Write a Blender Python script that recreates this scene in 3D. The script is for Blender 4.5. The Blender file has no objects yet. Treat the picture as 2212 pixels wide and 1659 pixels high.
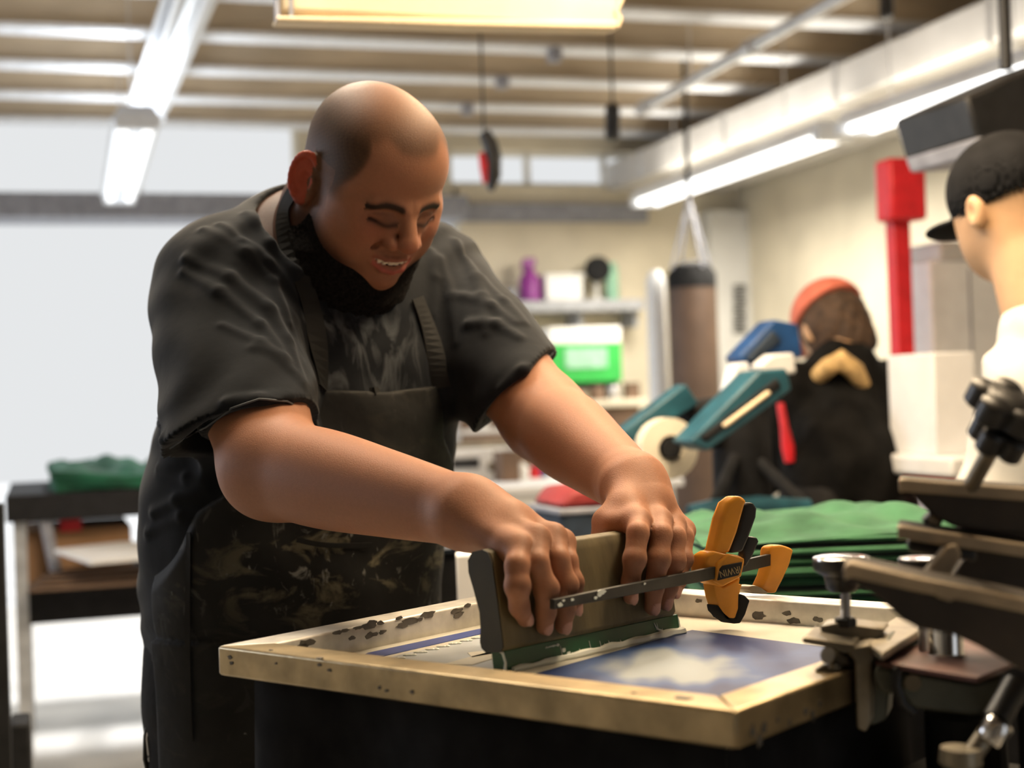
import bpy, math, random, time
import numpy as np
from mathutils import Vector, Matrix
random.seed(4); T0=time.time()
S=bpy.context.scene; COL=S.collection
# ------------------------------------------------------------------ camera
FPX=3200.0; sr=.035; cr=(1-sr*sr)**.5; th=.4530/57.2958
V=lambda *a: np.array(a,float)
R0=V(1,0,0); FW=V(0,math.cos(th),math.sin(th)); UP0=V(0,-math.sin(th),math.cos(th))
RT=cr*R0-sr*UP0; UPV=sr*R0+cr*UP0; CAM=V(0,0,1.16)
cd=bpy.data.cameras.new('camera'); cam=bpy.data.objects.new('camera',cd); COL.objects.link(cam); S.camera=cam
cam.matrix_world=Matrix(((RT[0],UPV[0],-FW[0],CAM[0]),(RT[1],UPV[1],-FW[1],CAM[1]),(RT[2],UPV[2],-FW[2],CAM[2]),(0,0,0,1)))
cd.sensor_width=36; cd.lens=FPX/2212*36; cd.clip_start=.05; cd.clip_end=100
cd.dof.use_dof=True; cd.dof.focus_distance=1.47; cd.dof.aperture_fstop=4.2
# ------------------------------------------------------------------ world, exposure
W=bpy.data.worlds.new('sky'); S.world=W; W.use_nodes=True
bg=W.node_tree.nodes['Background']; bg.inputs[0].default_value=(.965,.985,1,1); bg.inputs[1].default_value=.82
vs=S.view_settings; vs.view_transform='Standard'; vs.look='None'; vs.exposure=0; vs.gamma=1; vs.use_curve_mapping=False
S.cycles.use_denoising=True; S.cycles.max_bounces=6; S.cycles.diffuse_bounces=3; S.cycles.caustics_reflective=False; S.cycles.caustics_refractive=False
S.cycles.sample_clamp_indirect=4
Z__=np.array([0,0,1.])
# room axes: e1 runs right along the far wall, e2 runs away down the room
E1=V(.953,.304,0); E1/=np.linalg.norm(E1); E2=V(-E1[1],E1[0],0)
def RM(a,b,z): return a*E1+b*E2+V(0,0,z)
def area(name,loc,target,sx,sy,power,color):
    l=bpy.data.lights.new(name,'AREA'); l.shape='RECTANGLE'; l.size=sx; l.size_y=sy; l.energy=power; l.color=color
    o=bpy.data.objects.new(name,l); COL.objects.link(o); o.location=loc
    o.rotation_euler=(Vector(target)-Vector(loc)).to_track_quat('-Z','Y').to_euler(); return o
# sun, then an added rim light for the worker outside the made-up side window
sun_=bpy.data.lights.new('sun','SUN'); sun_.energy=3.2; sun_.angle=math.radians(1.5); sun_.color=(1,.98,.95); so_=bpy.data.objects.new('sun',sun_); COL.objects.link(so_)
_d=-E2*math.cos(math.radians(36))-E1*.10-Z__*math.sin(math.radians(36)); so_.rotation_euler=Vector(_d).to_track_quat('-Z','Y').to_euler()
area('added_rim_light',RM(-3.6,5.4,1.9),RM(-.4,1.9,1.3),2.8,1.4,75,(.80,.87,1))
# helpers -------------------------------------------------------------------------------
def ray(x,y): return FW+(x-1106)/FPX*RT-(y-829.5)/FPX*UPV
def P(x,y,Z): return CAM+Z*ray(x,y)
def G(x,y,z):
    r=ray(x,y); return CAM+(z-CAM[2])/r[2]*r
def WB(x,y,b):
    r=ray(x,y); return CAM+(b-CAM@E2)/(r@E2)*r
def plane_hit(x,y,p0,n):
    r=ray(x,y); return CAM+((p0-CAM)@n)/(r@n)*r
# ------------------------------------------------------------------ materials
def mat(name,color,rough=.6,metal=0,var=.12,scale=20,bump=0,emis=None,estr=0,color2=None,stretch=None,spec=.5,attr=None,sss=0,detail=4,trans=0,sheen=0,coat=0,thr=None):
    m=bpy.data.materials.new(name); m.use_nodes=True; nt=m.node_tree; N=nt.nodes; L=nt.links; b=N['Principled BSDF']
    b.inputs['Roughness'].default_value=rough; b.inputs['Metallic'].default_value=metal
    b.inputs['Specular IOR Level'].default_value=spec
    tc=N.new('ShaderNodeTexCoord'); mp=N.new('ShaderNodeMapping'); L.new(tc.outputs['Object'],mp.inputs[0])
    if stretch: mp.inputs['Scale'].default_value=stretch
    nz=N.new('ShaderNodeTexNoise'); nz.inputs['Scale'].default_value=scale; nz.inputs['Detail'].default_value=detail; L.new(mp.outputs[0],nz.inputs['Vector'])
    cr_=N.new('ShaderNodeValToRGB'); L.new(nz.outputs['Fac'],cr_.inputs[0])
    c=np.array(color[:3]); 
    lo=np.clip(c*(1-var*1.6),0,1); hi=np.clip(c*(1+var*1.6),0,1)
    if color2 is not None: lo=c; hi=np.array(color2)
    a,z=(.3,.7) if thr is None else thr
    cr_.color_ramp.elements[0].position=a; cr_.color_ramp.elements[1].position=z
    cr_.color_ramp.elements[0].color=(*lo,1); cr_.color_ramp.elements[1].color=(*hi,1)
    out=cr_.outputs[0]
    if attr:
        at=N.new('ShaderNodeAttribute'); at.attribute_name=attr
        mx=N.new('ShaderNodeMix'); mx.data_type='RGBA'; mx.blend_type='MULTIPLY'; mx.inputs[0].default_value=1
        L.new(at.outputs['Color'],mx.inputs[6]); L.new(out,mx.inputs[7]); out=mx.outputs[2]
    L.new(out,b.inputs['Base Color'])
    if bump:
        n2=N.new('ShaderNodeTexNoise'); n2.inputs['Scale'].default_value=scale*3; n2.inputs['Detail'].default_value=6; L.new(mp.outputs[0],n2.inputs['Vector'])
        bp=N.new('ShaderNodeBump'); bp.inputs['Strength'].default_value=bump; bp.inputs['Distance'].default_value=.004; L.new(n2.outputs['Fac'],bp.inputs['Height']); L.new(bp.outputs[0],b.inputs['Normal'])
    if emis: b.inputs['Emission Color'].default_value=(*emis,1); b.inputs['Emission Strength'].default_value=estr
    if sss: b.inputs['Subsurface Weight'].default_value=sss; b.inputs['Subsurface Radius'].default_value=(.012,.004,.002); b.inputs['Subsurface Scale'].default_value=1
    if trans: b.inputs['Transmission Weight'].default_value=trans
    if sheen: b.inputs['Sheen Weight'].default_value=sheen; b.inputs['Sheen Roughness'].default_value=.4
    if coat: b.inputs['Coat Weight'].default_value=coat
    return m
M={}
def mm(k,*a,**kw):
    if k not in M: M[k]=mat(k,*a,**kw)
    return M[k]
# ------------------------------------------------------------------ geometry lists (verts, faces)
def box(c,ax,ay,az,h):
    c=np.array(c,float); vs_=[c+sx*h[0]*ax+sy*h[1]*ay+sz*h[2]*az for sx in(-1,1) for sy in(-1,1) for sz in(-1,1)]
    return vs_,[(0,1,3,2),(4,6,7,5),(0,4,5,1),(2,3,7,6),(0,2,6,4),(1,5,7,3)]
X_,Y_,Z_=V(1,0,0),V(0,1,0),V(0,0,1)
def abox(x0,y0,z0,x1,y1,z1): return box(((x0+x1)/2,(y0+y1)/2,(z0+z1)/2),X_,Y_,Z_,((x1-x0)/2,(y1-y0)/2,(z1-z0)/2))
def rbox(a0,b0,z0,a1,b1,z1): return box(RM((a0+a1)/2,(b0+b1)/2,(z0+z1)/2),E1,E2,Z_,((a1-a0)/2,(b1-b0)/2,(z1-z0)/2))
def ab(p): return p@E1,p@E2,p[2]
def pbox(x0,y0,x1,y1,b,d):
    """upright box in room axes whose front face (room depth b) covers the given rectangle"""
    xm,ym=(x0+x1)/2,(y0+y1)/2
    a0=ab(WB(x0,ym,b))[0]; a1=ab(WB(x1,ym,b))[0]; z1=ab(WB(xm,y0,b))[2]; z0=ab(WB(xm,y1,b))[2]
    return rbox(a0,b,z0,a1,b+d,z1)
def prism(pts,vec):
    """closed outline (list of 3d points) extruded by vec"""
    pts=[np.array(p,float) for p in pts]; vec=np.array(vec,float); n=len(pts)
    vs_=pts+[p+vec for p in pts]; f=[tuple(range(n))[::-1],tuple(range(n,2*n))]
    f+=[(i,(i+1)%n,n+(i+1)%n,n+i) for i in range(n)]; return vs_,f
def basis(d):
    d=np.array(d,float); d/=np.linalg.norm(d); a=np.cross(d,Z_ if abs(d[2])<.9 else X_); a/=np.linalg.norm(a); return d,a,np.cross(d,a)
def cyl(p,q,r,r2=None,n=20):
    p=np.array(p,float); q=np.array(q,float); r2=r if r2 is None else r2; d,a,b=basis(q-p)
    vs_=[p+r*(math.cos(t)*a+math.sin(t)*b) for t in np.linspace(0,2*math.pi,n,endpoint=False)]
    vs_+=[q+r2*(math.cos(t)*a+math.sin(t)*b) for t in np.linspace(0,2*math.pi,n,endpoint=False)]
    f=[tuple(range(n))[::-1],tuple(range(n,2*n))]+[(i,(i+1)%n,n+(i+1)%n,n+i) for i in range(n)]; return vs_,f
def lathe(c,axis,prof,n=24):
    """prof list of (height,radius) along axis from c"""
    d,a,b=basis(axis); vs_=[];f=[]
    for h,r in prof:
        for t in np.linspace(0,2*math.pi,n,endpoint=False): vs_.append(c+h*d+max(r,1e-4)*(math.cos(t)*a+math.sin(t)*b))
    for k in range(len(prof)-1):
        for i in range(n): f.append((k*n+i,k*n+(i+1)%n,(k+1)*n+(i+1)%n,(k+1)*n+i))
    f.append(tuple(range(n))[::-1]); m=(len(prof)-1)*n; f.append(tuple(range(m,m+n))); return vs_,f
def tube(pts,r,n=10,flat=None):
    """tube along polyline; r number or list"""
    pts=[np.array(p,float) for p in pts]; k=len(pts); rr=[r]*k if np.isscalar(r) else r; vs_=[];f=[]
    pa=None
    for i,p in enumerate(pts):
        t=pts[min(i+1,k-1)]-pts[max(i-1,0)]; t/=np.linalg.norm(t)
        if pa is None: _,a,_b=basis(t)
        else: a=pa-t*(pa@t); a/=np.linalg.norm(a)
        pa=a; b=np.cross(t,a)
        for q in np.linspace(0,2*math.pi,n,endpoint=False): vs_.append(p+rr[i]*(math.cos(q)*a+math.sin(q)*b))
    for i in range(k-1):
        for j in range(n): f.append((i*n+j,i*n+(j+1)%n,(i+1)*n+(j+1)%n,(i+1)*n+j))
    f.append(tuple(range(n))[::-1]); f.append(tuple(range((k-1)*n,k*n))); return vs_,f
def ribbon(pts,wdirs,w,nrm,t):
    """flat strap: centre line, half width direction, thickness along normals"""
    vs_=[];f=[]
    for p,d,n in zip(pts,wdirs,nrm):
        for s,u in((-1,0),(1,0),(1,1),(-1,1)): vs_.append(np.array(p)+s*w*np.array(d)+u*t*np.array(n))
    k=len(pts)
    for i in range(k-1):
        for j in range(4): f.append((i*4+j,i*4+(j+1)%4,(i+1)*4+(j+1)%4,(i+1)*4+j))
    f.append((0,1,2,3)); f.append(tuple((k-1)*4+j for j in (3,2,1,0))); return vs_,f
def sphere(c,r,n=16):
    r=np.array(r if np.ndim(r) else (r,r,r),float); pr=[]
    vs_=[];f=[];m=n//2
    for i in range(m+1):
        ph=math.pi*i/m
        for j in range(n):
            q=2*math.pi*j/n; vs_.append(np.array(c)+r*V(math.sin(ph)*math.cos(q),math.sin(ph)*math.sin(q),math.cos(ph)))
    for i in range(m):
        for j in range(n): f.append((i*n+j,(i+1)*n+j,(i+1)*n+(j+1)%n,i*n+(j+1)%n))
    return vs_,f
def mk(name,geoms,mat_,parent=None,bevel=0,smooth=False,seg=2,sub=0,fix=True):
    if isinstance(geoms,tuple): geoms=[geoms]
    vs_=[];fs=[]
    for v,f in geoms:
        o=len(vs_); vs_+= [tuple(map(float,p)) for p in v]; fs+=[tuple(i+o for i in q) for q in f]
    me=bpy.data.meshes.new(name); me.from_pydata(vs_,[],fs); me.update()
    if fix:
        import bmesh
        bm=bmesh.new(); bm.from_mesh(me); bmesh.ops.remove_doubles(bm,verts=bm.verts,dist=1e-5); bmesh.ops.recalc_face_normals(bm,faces=bm.faces); bm.to_mesh(me); bm.free()
    o=bpy.data.objects.new(name,me); COL.objects.link(o)
    if mat_: me.materials.append(M[mat_] if isinstance(mat_,str) else mat_)
    if parent: o.parent=parent
    if smooth:
        for p in me.polygons: p.use_smooth=True
        if not sub:
            try: me.set_sharp_from_angle(angle=math.radians(40))
            except Exception: pass
    if bevel:
        b=o.modifiers.new('bevel','BEVEL'); b.width=bevel; b.segments=seg; b.limit_method='ANGLE'; b.angle_limit=math.radians(35)
        for p in me.polygons: p.use_smooth=True
        try: me.set_sharp_from_angle(angle=math.radians(50))
        except Exception: pass
        if len(me.polygons)<400: b.harden_normals=False
    if sub: s=o.modifiers.new('sub','SUBSURF'); s.levels=s.render_levels=sub
    return o
def thing(name,label,cat,group=None):
    o=bpy.data.objects.new(name,None); COL.objects.link(o); o['label']=label; o['category']=cat
    if group: o['group']=group
    return o
def tag(o,label,cat,group=None,kind=None):
    o['label']=label; o['category']=cat
    if group: o['group']=group
    if kind: o['kind']=kind
    return o
def struct(name,g,m,bevel=0):
    o=mk(name,g,m,bevel=bevel); o['kind']='structure'; return o

def mks(name,geoms,m,parent=None,**kw): return [mk(name,g,m,parent,**kw) for g in geoms]
# ------------------------------------------------------------------ room shell
mm('wall_paint',(.74,.67,.53),.8,var=.06,scale=3); mm('wall_white',(.78,.78,.77),.7,var=.04,scale=3)
mm('joist_paint',(.58,.49,.37),.7,var=.12,scale=2,stretch=(1,1,4)); mm('joist_edge',(.78,.80,.84),.45,var=.05)
mm('ceiling_paint',(.62,.50,.36),.9,var=.1,scale=2); mm('concrete',(.42,.40,.36),.55,var=.15,scale=3,bump=.1)
mm('beam_grey',(.30,.31,.36),.6); mm('duct',(.60,.585,.57),.5,var=.06,scale=4)
mm('tube_light',(1,1,1),.4,emis=(1,.98,.94),estr=2.6,var=0); mm('tube_light_cool',(1,1,1),.4,emis=(.96,.98,1),estr=1.6,var=0)
mm('fixture_white',(.82,.85,.9),.35,var=.03); mm('steel_pipe',(.62,.62,.63),.35,.7,var=.1,scale=14)
mm('black_plastic',(.018,.018,.019),.38,var=.2); mm('black_matte',(.015,.015,.016),.8,var=.2,spec=.2)
mm('red_paint',(.75,.02,.03),.45,var=.08); mm('cream_metal',(.74,.60,.40),.55,var=.05,scale=8)
mm('cardboard',(.42,.24,.13),.85,var=.12,scale=8); mm('white_plastic',(.82,.82,.82),.4,var=.03)
BW=9.2   # room depth of the far wall
CZ=2.8
fl=struct('floor',rbox(-4.2,-1.6,-.1,5.2,BW+.2,0),'concrete')
struct('ceiling',rbox(-4.2,-1.6,3.12,5.2,BW+.25,3.2),'ceiling_paint')
# far wall with two clerestory windows and the large open bay on the left
def apx(x,y,b): return ab(WB(x,y,b))
aL=-4.2; aR=5.2
z_wt=apx(300,236,BW)[2]; z_wb=apx(300,428,BW)[2]; z_hb=apx(300,478,BW)[2]; z_wt2=apx(1200,326,BW)[2]; z_wb2=apx(1200,408,BW)[2]
a_open=apx(1000,700,BW)[0]; a_w1=apx(640,300,BW)[0]; a_w2a=apx(975,360,BW)[0]; a_w2b=apx(1475,360,BW)[0]
wf=[rbox(aL,BW,z_wt,a_w1,BW+.2,3.12),rbox(a_w1,BW,z_wb,a_w2a,BW+.2,3.12),rbox(a_w2a,BW,z_wt2,a_w2b,BW+.2,3.12),
    rbox(a_w2b,BW,z_wb2,aR,BW+.2,3.12),rbox(a_open,BW,0,aR,BW+.2,z_wb2-.001),rbox(a_w2a,BW,z_wb2,a_w2b,BW+.2,z_wb2+.02)]
struct('wall_far',wf,'wall_paint')
struct('trim_1',rbox(aL,BW-.22,z_hb,a_open,BW+.2,z_wb),'beam_grey')
struct('trim_2',pbox(940,440,1400,478,BW-.06,.059),'beam_grey')
for i,(a0,a1,z0,z1) in enumerate(((aL,a_w1,z_wb,z_wt),(a_w2a,a_w2b,z_wb2+.02,z_wt2))):
    n=6 if i==0 else 3
    struct('window_%d'%(i+1),[rbox(a0+(a1-a0)*k/n-.02,BW+.08,z0,a0+(a1-a0)*k/n+.02,BW+.12,z1) for k in range(1,n)]+
        [rbox(a0,BW+.08,z0,a1,BW+.12,z0+.03),rbox(a0,BW+.08,z1-.03,a1,BW+.12,z1)],'wall_white')
# left wall; its wide side window is added to let light onto the worker
struct('wall_left',[rbox(-3.4,-1.6,0,-3.2,BW,1.15),rbox(-3.4,-1.6,2.6,-3.2,BW,3.12),rbox(-3.4,-1.6,1.15,-3.2,3.9,2.6),rbox(-3.4,7.0,1.15,-3.2,BW,2.6)],'wall_white')
struct('window_3',[rbox(-3.32,3.9+k*1.03-.02,1.15,-3.28,3.9+k*1.03+.02,2.6) for k in range(1,3)],'wall_white')
struct('wall_right',[rbox(4.6,-1.6,0,4.8,BW,3.12)],'wall_paint')
mm('near_wall',(.16,.15,.135),.8)
struct('wall_near',[rbox(-4.2,-1.6,0,1.2,-1.4,3.12),rbox(2.6,-1.6,0,5.2,-1.4,3.12),rbox(1.2,-1.6,2.2,2.6,-1.4,3.12)],'near_wall')
# pilaster and panel door on the far wall
mm('door_paint',(.56,.51,.38),.6,var=.03)
struct('trim_3',pbox(1545,455,1640,1075,BW-.16,.159),'wall_white')
door=struct('door_1',pbox(1652,500,1915,1090,BW-.05,.049),'door_paint')
g=[]
for (x0,y0,x1,y1) in ((1680,540,1885,760),(1680,800,1885,1050)):
    g.append(pbox(x0,y0,x1,y1,BW-.062,.011))
mk('door_panel',g,'door_paint',door,bevel=.006)
struct('trim_4',[pbox(1640,430,2150,446,BW-.08,.05),pbox(1640,462,2150,472,BW-.07,.04),pbox(1640,486,2150,494,BW-.07,.04)],'duct')
# ceiling joists: every one a timber of its own with a pale lower flange
for k in range(12):
    b=BW-.45-.70*k
    if b<.4: break
    g=rbox(-4.2,b,CZ+.02,5.2,b+.05,3.12); j=mk('ceiling_joist',g,'joist_paint'); mk('lower_flange',rbox(-4.2,b-.05,CZ,5.2,b+.10,CZ+.02),'joist_edge',j)
    tag(j,['painted ceiling joist with a pale lower flange, nearest the far wall','painted ceiling joist, second out from the far wall','painted ceiling joist, third out from the far wall','painted ceiling joist, fourth out from the far wall','painted ceiling joist, fifth out from the far wall'][k] if k<5 else 'painted ceiling joist running overhead above the worker','ceiling joist','ceiling joists')
# fluorescent fixtures ------------------------------------------------------------
def fixture(px0,px1,z,w,lit,label,nt=2,power=0,color=(1,.95,.88),up=.5):
    p=G(px0[0],px0[1],z); q=G(px1[0],px1[1],z)
    return fixture3(p,q,z,w,lit,label,nt,power,color,up)
def fixture3(p,q,z,w,lit,label,nt=2,power=0,color=(1,.95,.88),up=.5):
    d=(q-p)/np.linalg.norm(q-p); a=np.cross(d,Z_); L=np.linalg.norm(q-p); c=(p+q)/2
    t=thing('fluorescent_light',label,'ceiling light','fluorescent lights')
    pr=[c+L/2*d*0-d*L/2+a*s+Z_*h for s,h in ((-w/2,.02),(-w*.32,.075),(w*.32,.075),(w/2,.02),(w*.42,.01),(0,.04),(-w*.42,.01))]
    mk('housing',prism(pr,d*L),'fixture_white',t)
    for i in range(nt):
        s=(i-(nt-1)/2)*w*.5
        tb=mk('tube',cyl(p+a*s+d*.05+Z_*.0,q+a*s-d*.05+Z_*.0,.019,n=12),lit if lit else 'fixture_white',t,smooth=True)
    mks('socket',[box(p+Z_*.01,d,a,Z_,(.03,w*.42,.03)),box(q+Z_*.01,d,a,Z_,(.03,w*.42,.03))],'fixture_white',t)
    for u in (.2,.8): mk('hanger',cyl(p+d*L*u+Z_*.06,V(*(p+d*L*u)[:2],3.12),.004,n=8),'steel_pipe',t)
    if power:
        l=bpy.data.lights.new('lamp_glow','AREA'); l.shape='RECTANGLE'; l.size=w*.9; l.size_y=L*.95; l.energy=power; l.color=color
        o=bpy.data.objects.new('lamp_glow',l); COL.objects.link(o); o.parent=t
        o.matrix_world=Matrix(((a[0],d[0],0,c[0]),(a[1],d[1],0,c[1]),(0,0,1,z-.025),(0,0,0,1)))
        l=bpy.data.lights.new('lamp_uplight','AREA'); l.shape='RECTANGLE'; l.size=w*.9; l.size_y=L*.95; l.energy=power*up; l.color=color
        o=bpy.data.objects.new('lamp_uplight',l); COL.objects.link(o); o.parent=t
        o.matrix_world=Matrix(((a[0],-d[0],0,c[0]),(a[1],-d[1],0,c[1]),(0,0,-1,z+.085),(0,0,0,1)))
    return t
fixture((437,-60),(318,250),2.62,.20,None,'long unlit fluorescent strip light running away at top left')
fixture((296,268),(258,432),2.30,.20,'tube_light_cool','lit fluorescent tube light hanging low before the left opening',2,40,(.9,.95,1),.3)
fixture((1395,440),(1800,296),2.30,.22,'tube_light','bright fluorescent strip light below the grey duct at right',2,74,(1,.92,.78),.15)
fixture((1850,282),(2300,130),2.30,.22,'tube_light','fluorescent strip light continuing the bright row towards the right edge',2,46,(1,.90,.74),.12)
# working lights over the bench, above the picture
fixture3(V(-.60,1.85,2.45),V(-.25,3.4,2.45),2.45,.25,'tube_light','fluorescent light hanging above the worker',2,40,(1,.88,.70),.6)
fixture3(V(.75,1.2,2.35),V(.25,3.2,2.35),2.35,.25,'tube_light','warm fluorescent light above the stack of green shirts',2,64,(1,.76,.48),.5)
# grey duct along the right, conduit, hanging bits
p0=G(2250,48,2.5);p1=G(2250,196,2.5); a0,a1=ab(p0)[0],ab(p1)[0]
dct=mk('ventilation_duct',rbox(min(a0,a1),2.2,2.5,max(a0,a1),BW,2.68),'duct',bevel=.01); tag(dct,'long pale grey rectangular duct running overhead down the right side','duct')
pp=G(1950,214,2.5); mk('red_sticker',[rbox(ab(pp)[0]-.10,ab(pp)[1]-.25,2.495,ab(pp)[0]+.03,ab(pp)[1]+.3,2.4995)],'red_paint',dct)
for k,b in enumerate(np.arange(2.6,BW-.2,1.2)): mk('duct_strap',rbox(min(a0,a1)-.005,b,2.494,max(a0,a1)+.005,b+.03,2.686),'steel_pipe',dct)
cpt=[G(1840,-20,2.66),G(1385,236,2.66)]
cpt=[cpt[0]+(cpt[0]-cpt[1])*.6]+cpt[::1]
cd_=mk('conduit',tube([cpt[0],cpt[1],cpt[2]],.028,12),'steel_pipe',smooth=True); tag(cd_,'grey steel conduit pipe crossing diagonally below the joists','pipe')
mks('coupling',[cyl(cpt[1]*.62+cpt[2]*.38,cpt[1]*.59+cpt[2]*.41,.04),cyl(cpt[1]*.05+cpt[2]*.95,cpt[2],.04)],'steel_pipe',cd_,smooth=True)
mks('pipe_hanger',[cyl(cpt[1]*.3+cpt[2]*.7,V(*(cpt[1]*.3+cpt[2]*.7)[:2],3.12),.006),cyl(cpt[0],V(*cpt[0][:2],3.12),.006)],'steel_pipe',cd_)
def hang(name,x0,y0,x1,y1,b,label,cat,m='black_plastic',r=None):
    """a small thing hanging from a joist on a cord"""
    c0=WB((x0+x1)/2,y0,b); c1=WB((x0+x1)/2,y1,b); r=np.linalg.norm(WB(x1,y0,b)-WB(x0,y0,b))/2
    o=mk(name,lathe(c1,c0-c1,[(0,r*.6),(.01,r),(np.linalg.norm(c0-c1)-.02,r),(np.linalg.norm(c0-c1),r*.4)],16),m,smooth=True)
    mk('cord',cyl(c0,V(c0[0],c0[1],3.12),.006,n=8),m,o); tag(o,label,cat); return o
hang('cord_reel',1308,222,1338,304,6.2,'dark cylindrical cord reel hanging beside the end of the grey conduit','cord reel')
hang('cord_drop',1902,-40,1928,42,5.2,'dark hanging cord connector at the top edge, right of the conduit','hanging connector')
# slim black and red thing hanging behind his head
t=thing('hanging_tool','black and red curved tool hanging to the right of his head','tool')
q=[WB(x,y,5) for x,y in ((1045,285),(1058,310),(1066,340),(1066,380),(1060,412))]
mk('black_grip',tube(q,[.022,.028,.03,.028,.012],12),'black_plastic',t,smooth=True)
q=[WB(x,y,5) for x,y in ((1040,330),(1046,360),(1048,395))]
mk('red_side',tube(q,[.012,.018,.01],10),'red_paint',t,smooth=True)
mk('cord',cyl(WB(1045,285,5),V(*WB(1045,285,5)[:2],3.12),.004,n=8),'black_plastic',t)
# small wooden blocks between the joists
for i,(x,y) in enumerate(((1198,120),(1085,178),(1010,236),(1925,118),(1775,190))):
    p=G(x,y,2.77); o=mk('cable_clip',[box(p,E1,E2,Z_,(.03,.03,.03)),box(p+Z_*.02,E1,E2,Z_,(.012,.05,.012))],'beam_grey',bevel=.004)
    tag(o,['dark clip under a joist above and right of his head','dark clip under the third visible joist, right of his head','small dark clip just right of his head top','dark clip under the joists nearest the pale duct','dark clip beside the pale duct, lower of two'][i],'cable clip','clips under the joists')
# cream hood at the top edge
t=thing('equipment_hood','cream metal equipment hood cut off by the top edge','hood')
b=2.55; h=pbox(598,-260,1338,46,b,.05); mk('hood_body',h,'cream_metal',t,bevel=.012)
mks('seam_strip',[pbox(592,-260,600,44,b-.006,.02),pbox(622,-260,629,44,b-.006,.02)],'beam_grey',t)
pa=WB(800,-250,b);pb=WB(1250,-250,b)
mks('hanger',[cyl(pa+E2*.025,V(*(pa+E2*.025)[:2],3.12),.006),cyl(pb+E2*.025,V(*(pb+E2*.025)[:2],3.12),.006)],'steel_pipe',t)
cpt=[WB(1338,-100,b),WB(1341,0,b),WB(1330,24,b),WB(1338,40,b),WB(1332,58,b)]
mk('corner_bead',tube(cpt,.006,8),'cream_metal',t,smooth=True)
mk('bottom_lip',prism([WB(598,34,b-.01),WB(598,44,b-.01),WB(1000,56,b-.01),WB(1332,62,b-.01),WB(1334,44,b-.01)],E2*.05),'cream_metal',t,bevel=.003)
# --------------------------------------------------------- outside, left opening
mm('asphalt',(.72,.74,.76),.8,var=.1,scale=2)
struct('ground_outside',rbox(-12,BW+.2,-.12,6,26,-.02),'asphalt')
car=thing('parked_car','pale blue car parked far outside the left opening','car')
mm('car_paint',(.55,.68,.80),.3,var=.02); mm('car_glass',(.12,.22,.30),.1,var=.1)
g0=G(55,968,-.02); s_=ab(g0); prof=[(0,.3),(0,.75),(.9,.85),(1.5,1.3),(2.9,1.32),(3.5,.9),(4.2,.8),(4.25,.3)]
s_=(s_[0]-2.4,21.0)
mk('car_body',prism([RM(s_[0]-2.2+u,s_[1],h) for u,h in prof],E2*1.6),'car_paint',car,bevel=.06)
mk('car_window',prism([RM(s_[0]-2.2+u,s_[1]-.015,h) for u,h in ((1.15,.9),(1.6,1.22),(2.8,1.24),(3.25,.92))],E2*.02),'car_glass',car)
for u in (.8,3.4): mk('wheel',cyl(RM(s_[0]-2.2+u,s_[1]-.05,.32),RM(s_[0]-2.2+u,s_[1]+.15,.32),.32),'black_matte',car,smooth=True)
# --------------------------------------------------------- left work table with shirts and boxes
mm('table_grey',(.42,.46,.50),.6); mm('dark_shelf',(.02,.02,.022),.8,spec=.2); mm('white_paper',(.85,.85,.86),.6,var=.02)
mm('green_dark',(.012,.10,.055),.85,var=.3,scale=9,bump=.3); mm('brown_box',(.36,.20,.10),.85,var=.1,scale=6); mm('dull_brown',(.16,.10,.065),.8,var=.25,scale=5)
mm('metal_frame',(.55,.57,.60),.4,.5)
bt=4.9
tb=thing('packing_table','grey packing table holding dark green shirts, left of the worker','table')
zt=apx(200,1062,bt)[2]; aa0=apx(12,1100,bt)[0]; aa1=apx(470,1100,bt)[0]
mk('tabletop',rbox(aa0,bt,zt-.085,aa1,bt+.9,zt),'dark_shelf',tb,bevel=.005)
zs=apx(200,1262,bt)[2]
mk('lower_shelf',rbox(aa0+.04,bt+.05,zs-.12,aa1-.04,bt+.85,zs),'dark_shelf',tb,bevel=.005)
for a_ in (aa0+.02,aa1-.06):
    for b_ in (bt+.04,bt+.82): mk('leg',rbox(a_,b_,0,a_+.04,b_+.04,zt-.085),'metal_frame',tb)
mk('brace',[tube([RM(apx(90,1090,bt)[0],bt+.03,zt-.04),RM(apx(125,1200,bt)[0],bt+.03,zs)],.02,8)],'beam_grey',tb)
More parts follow.
